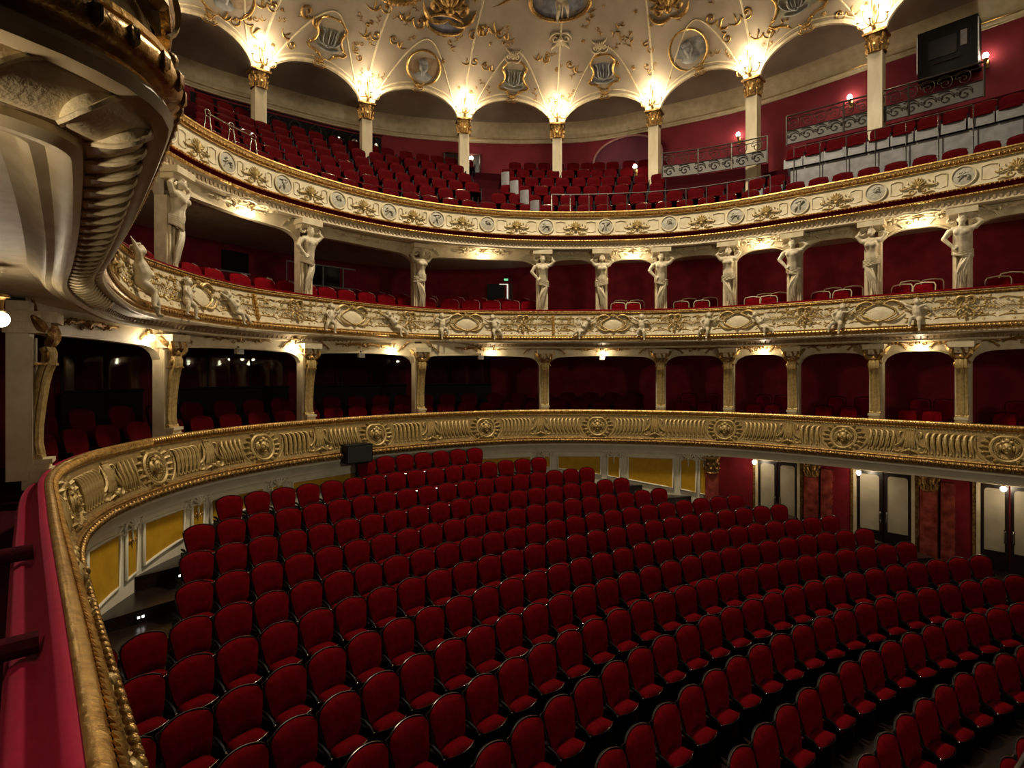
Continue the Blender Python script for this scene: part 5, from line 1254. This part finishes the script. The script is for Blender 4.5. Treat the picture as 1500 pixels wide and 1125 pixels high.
dimscr = emis('dim_screen', (.35, .5, .9), .10); midscr = emis('mid_screen', (.5, .55, .9), .28)
for x, y, w_, h_, m, lb in FOY:
    q = P1.s_px(x, -5.2); p = P1.pt(q, -5.2); D = p.y; t = thing('display_panel', lb, 'panel', P1.M(q, -5.2, H((YH-y)/F*D)))
    mb = MB(); mb.box((0, .02, 0), (w_*D/F*1.1, .02, h_*D/F)); mb.build('lit_face', dimscr if x < 200 else (m if x < 330 else midscr), t, False)
    mb = MB(); mb.box((0, 0, 0), (w_*D/F*1.1+.05, .03, h_*D/F+.05)); mb.build('casing', BLACK, t, False)
for x, y, lb in ((379,535,'between the bluish windows'),(467,537,'just past the third console column'),(506,539,'at the middle of the glazing'),(520,532,'highest of the foyer lamps'),(302,528,'above the bluish screen')):
    q = P1.s_px(x, -5.0); D = P1.pt(q, -5.0).y; t = thing('foyer_lamp', 'small glowing foyer lamp seen through the glass, '+lb, 'lamp', P1.M(q, -5.0, H((YH-y)/F*D)), 'foyer lamps behind the glass')
    mb = MB()
    for k in range(5): mb.ell((.09*math.cos(k*1.26), .09*math.sin(k*1.26), 0), .035, 6, 4)
    mb.build('globes', emis('foyer_globe', (1., .85, .65), 1.6), t); mb = MB(); mb.tube([(0, 0, .05), (0, 0, H(.8)-H((YH-y)/F*D))], .012, 4); mb.lathe([(.02, .05), (.11, .0), (.02, -.03)], 8); mb.build('stem', IRON, t)

# ================================================================ SMALL THINGS
p = Vector(((522-750)/F*13.75, 13.75)); t = thing('loudspeaker', 'black wedge loudspeaker standing at the rear wall behind the back row', 'loudspeaker', Matrix.Translation((p.x, p.y, H(-3.02))) @ Matrix.Rotation(math.radians(38), 4, 'Z'))
mb = MB(); mb.box((0, .0, 1.08), (.66, .4, .44)); mb.build('cabinet', BLACK, t, False)
mb = MB(); mb.box((0, -.21, 1.08), (.60, .02, .38)); mb.build('grille', mat('grille_black', (.012, .012, .014), .8, scale=90), t, False)
mb = MB(); mb.tube([(0, 0, 0), (0, 0, .9)], .025, 8); mb.box((0, 0, .02), (.4, .4, .03)); mb.build('stand', BLACK, t, False)
def riser_hit(px, py):
    for k in range(len(ROWS)):
        R = ROWS[k][0]-.625; dx = (px-750)/F; A_, B_, C_ = dx*dx+1, -2*(dx*SC.x+SC.y), SC.length_squared-R*R
        disc = B_*B_-4*A_*C_
        if disc < 0: continue
        D = (-B_+math.sqrt(disc))/(2*A_); h = -(py-YH)/F*D
        if h > ROWS[min(k+1, 15)][1]-SEAT_H-.02: return k, D, h
    return 8, 8.5, -3.8
for x, y, lb in ((265,842,'highest dark aisle step'),(205,903,'middle dark aisle step'),(172,951,'lowest dark aisle step')):
    k, D, h = riser_hit(x, y); pos = Vector(((x-750)/F*D, D)); dr = (SC-pos).normalized(); zf = ROWS[k+1][1]-SEAT_H
    z = min(max(h, zf+.04), ROWS[k][1]-SEAT_H-.02)
    t = thing('step_light', 'pair of tiny white step lights on the '+lb, 'lamp', Matrix.Translation((pos.x+dr.x*.03, pos.y+dr.y*.03, H(z))) @ Matrix.Rotation(math.atan2(dr.y, dr.x)-math.pi/2, 4, 'Z'), 'aisle step lights')
    mb = MB()
    for s in (-1, 1): mb.box((s*.03, .0, .0), (.03, .02, .03))
    mb.build('lens', STEPL, t, False); mb = MB(); mb.box((0, -.012, 0), (.14, .02, .06)); mb.build('housing', BLACK, t, False)
for y, lb in ((795, 'farther of the two'), (917, 'nearer of the two')):
    D = F*1.13/(y-YH); best = min(P1.samples(0, 12, .05), key=lambda q: abs(P1.pt(q).y-D)); t = thing('padded_divider', 'dark red padded bar across the velvet box rail, '+lb, 'rail')
    mb = MB(); mb.tube([P1.pt(best, -.09, H(-1.17)), P1.pt(best, -.5, H(-1.18)), P1.pt(best, -1.6, H(-1.2))], .05, 8); mb.build('bar', CARPET, t)
    mb = MB(); mb.tube([P1.pt(best, -1.6, H(-1.2)), P1.pt(best, -1.6, H(-1.95))], .03, 8); mb.build('post', CARPET, t)
# front of the stalls: low rail and pale music sheets lying beyond the first rows
t = thing('pit_rail', 'dull metal rail at the lower corner in front of the first row', 'railing')
c = Vector(((1493-750)/F*5.0, 5.0, H(-3.45))); u = Vector((.79, .61, 0))
mb = MB(); mb.tube([c-u*.8, c+u*1.5], .022, 8); mb.tube([c-u*.8-Vector((0, 0, .12)), c+u*1.5-Vector((0, 0, .12))], .014, 6); mb.build('top_rail', IRON, t)
mb = MB(); mb.tube([c-u*.3, c-u*.3-Vector((0, 0, 1))], .02, 6); mb.tube([c+u*1.2, c+u*1.2-Vector((0, 0, 1))], .02, 6); mb.build('post', IRON, t)


for px, lb in ((350,'above the bluish foyer windows'),(529,'above the chandelier reflections'),(704,'near the end of the foyer glazing'),(882,'below the lamp of the wide bay')):
    q = P1.s_px(px, O1+.03); t = thing('speaker_box', 'small pale speaker box on the arch edge '+lb, 'speaker', P1.M(q, O1+.03, H(.45)), 'small speakers under the middle balcony')
    mb = MB(); mb.box((0, 0, 0), (.15, .10, .12)); mb.build('casing', CREAM, t, False); mb = MB(); mb.box((0, .052, 0), (.12, .008, .09)); mb.build('grille', PLY, t, False); mb = MB(); mb.box((0, -.02, .08), (.03, .03, .06)); mb.build('mount', IRON, t, False)
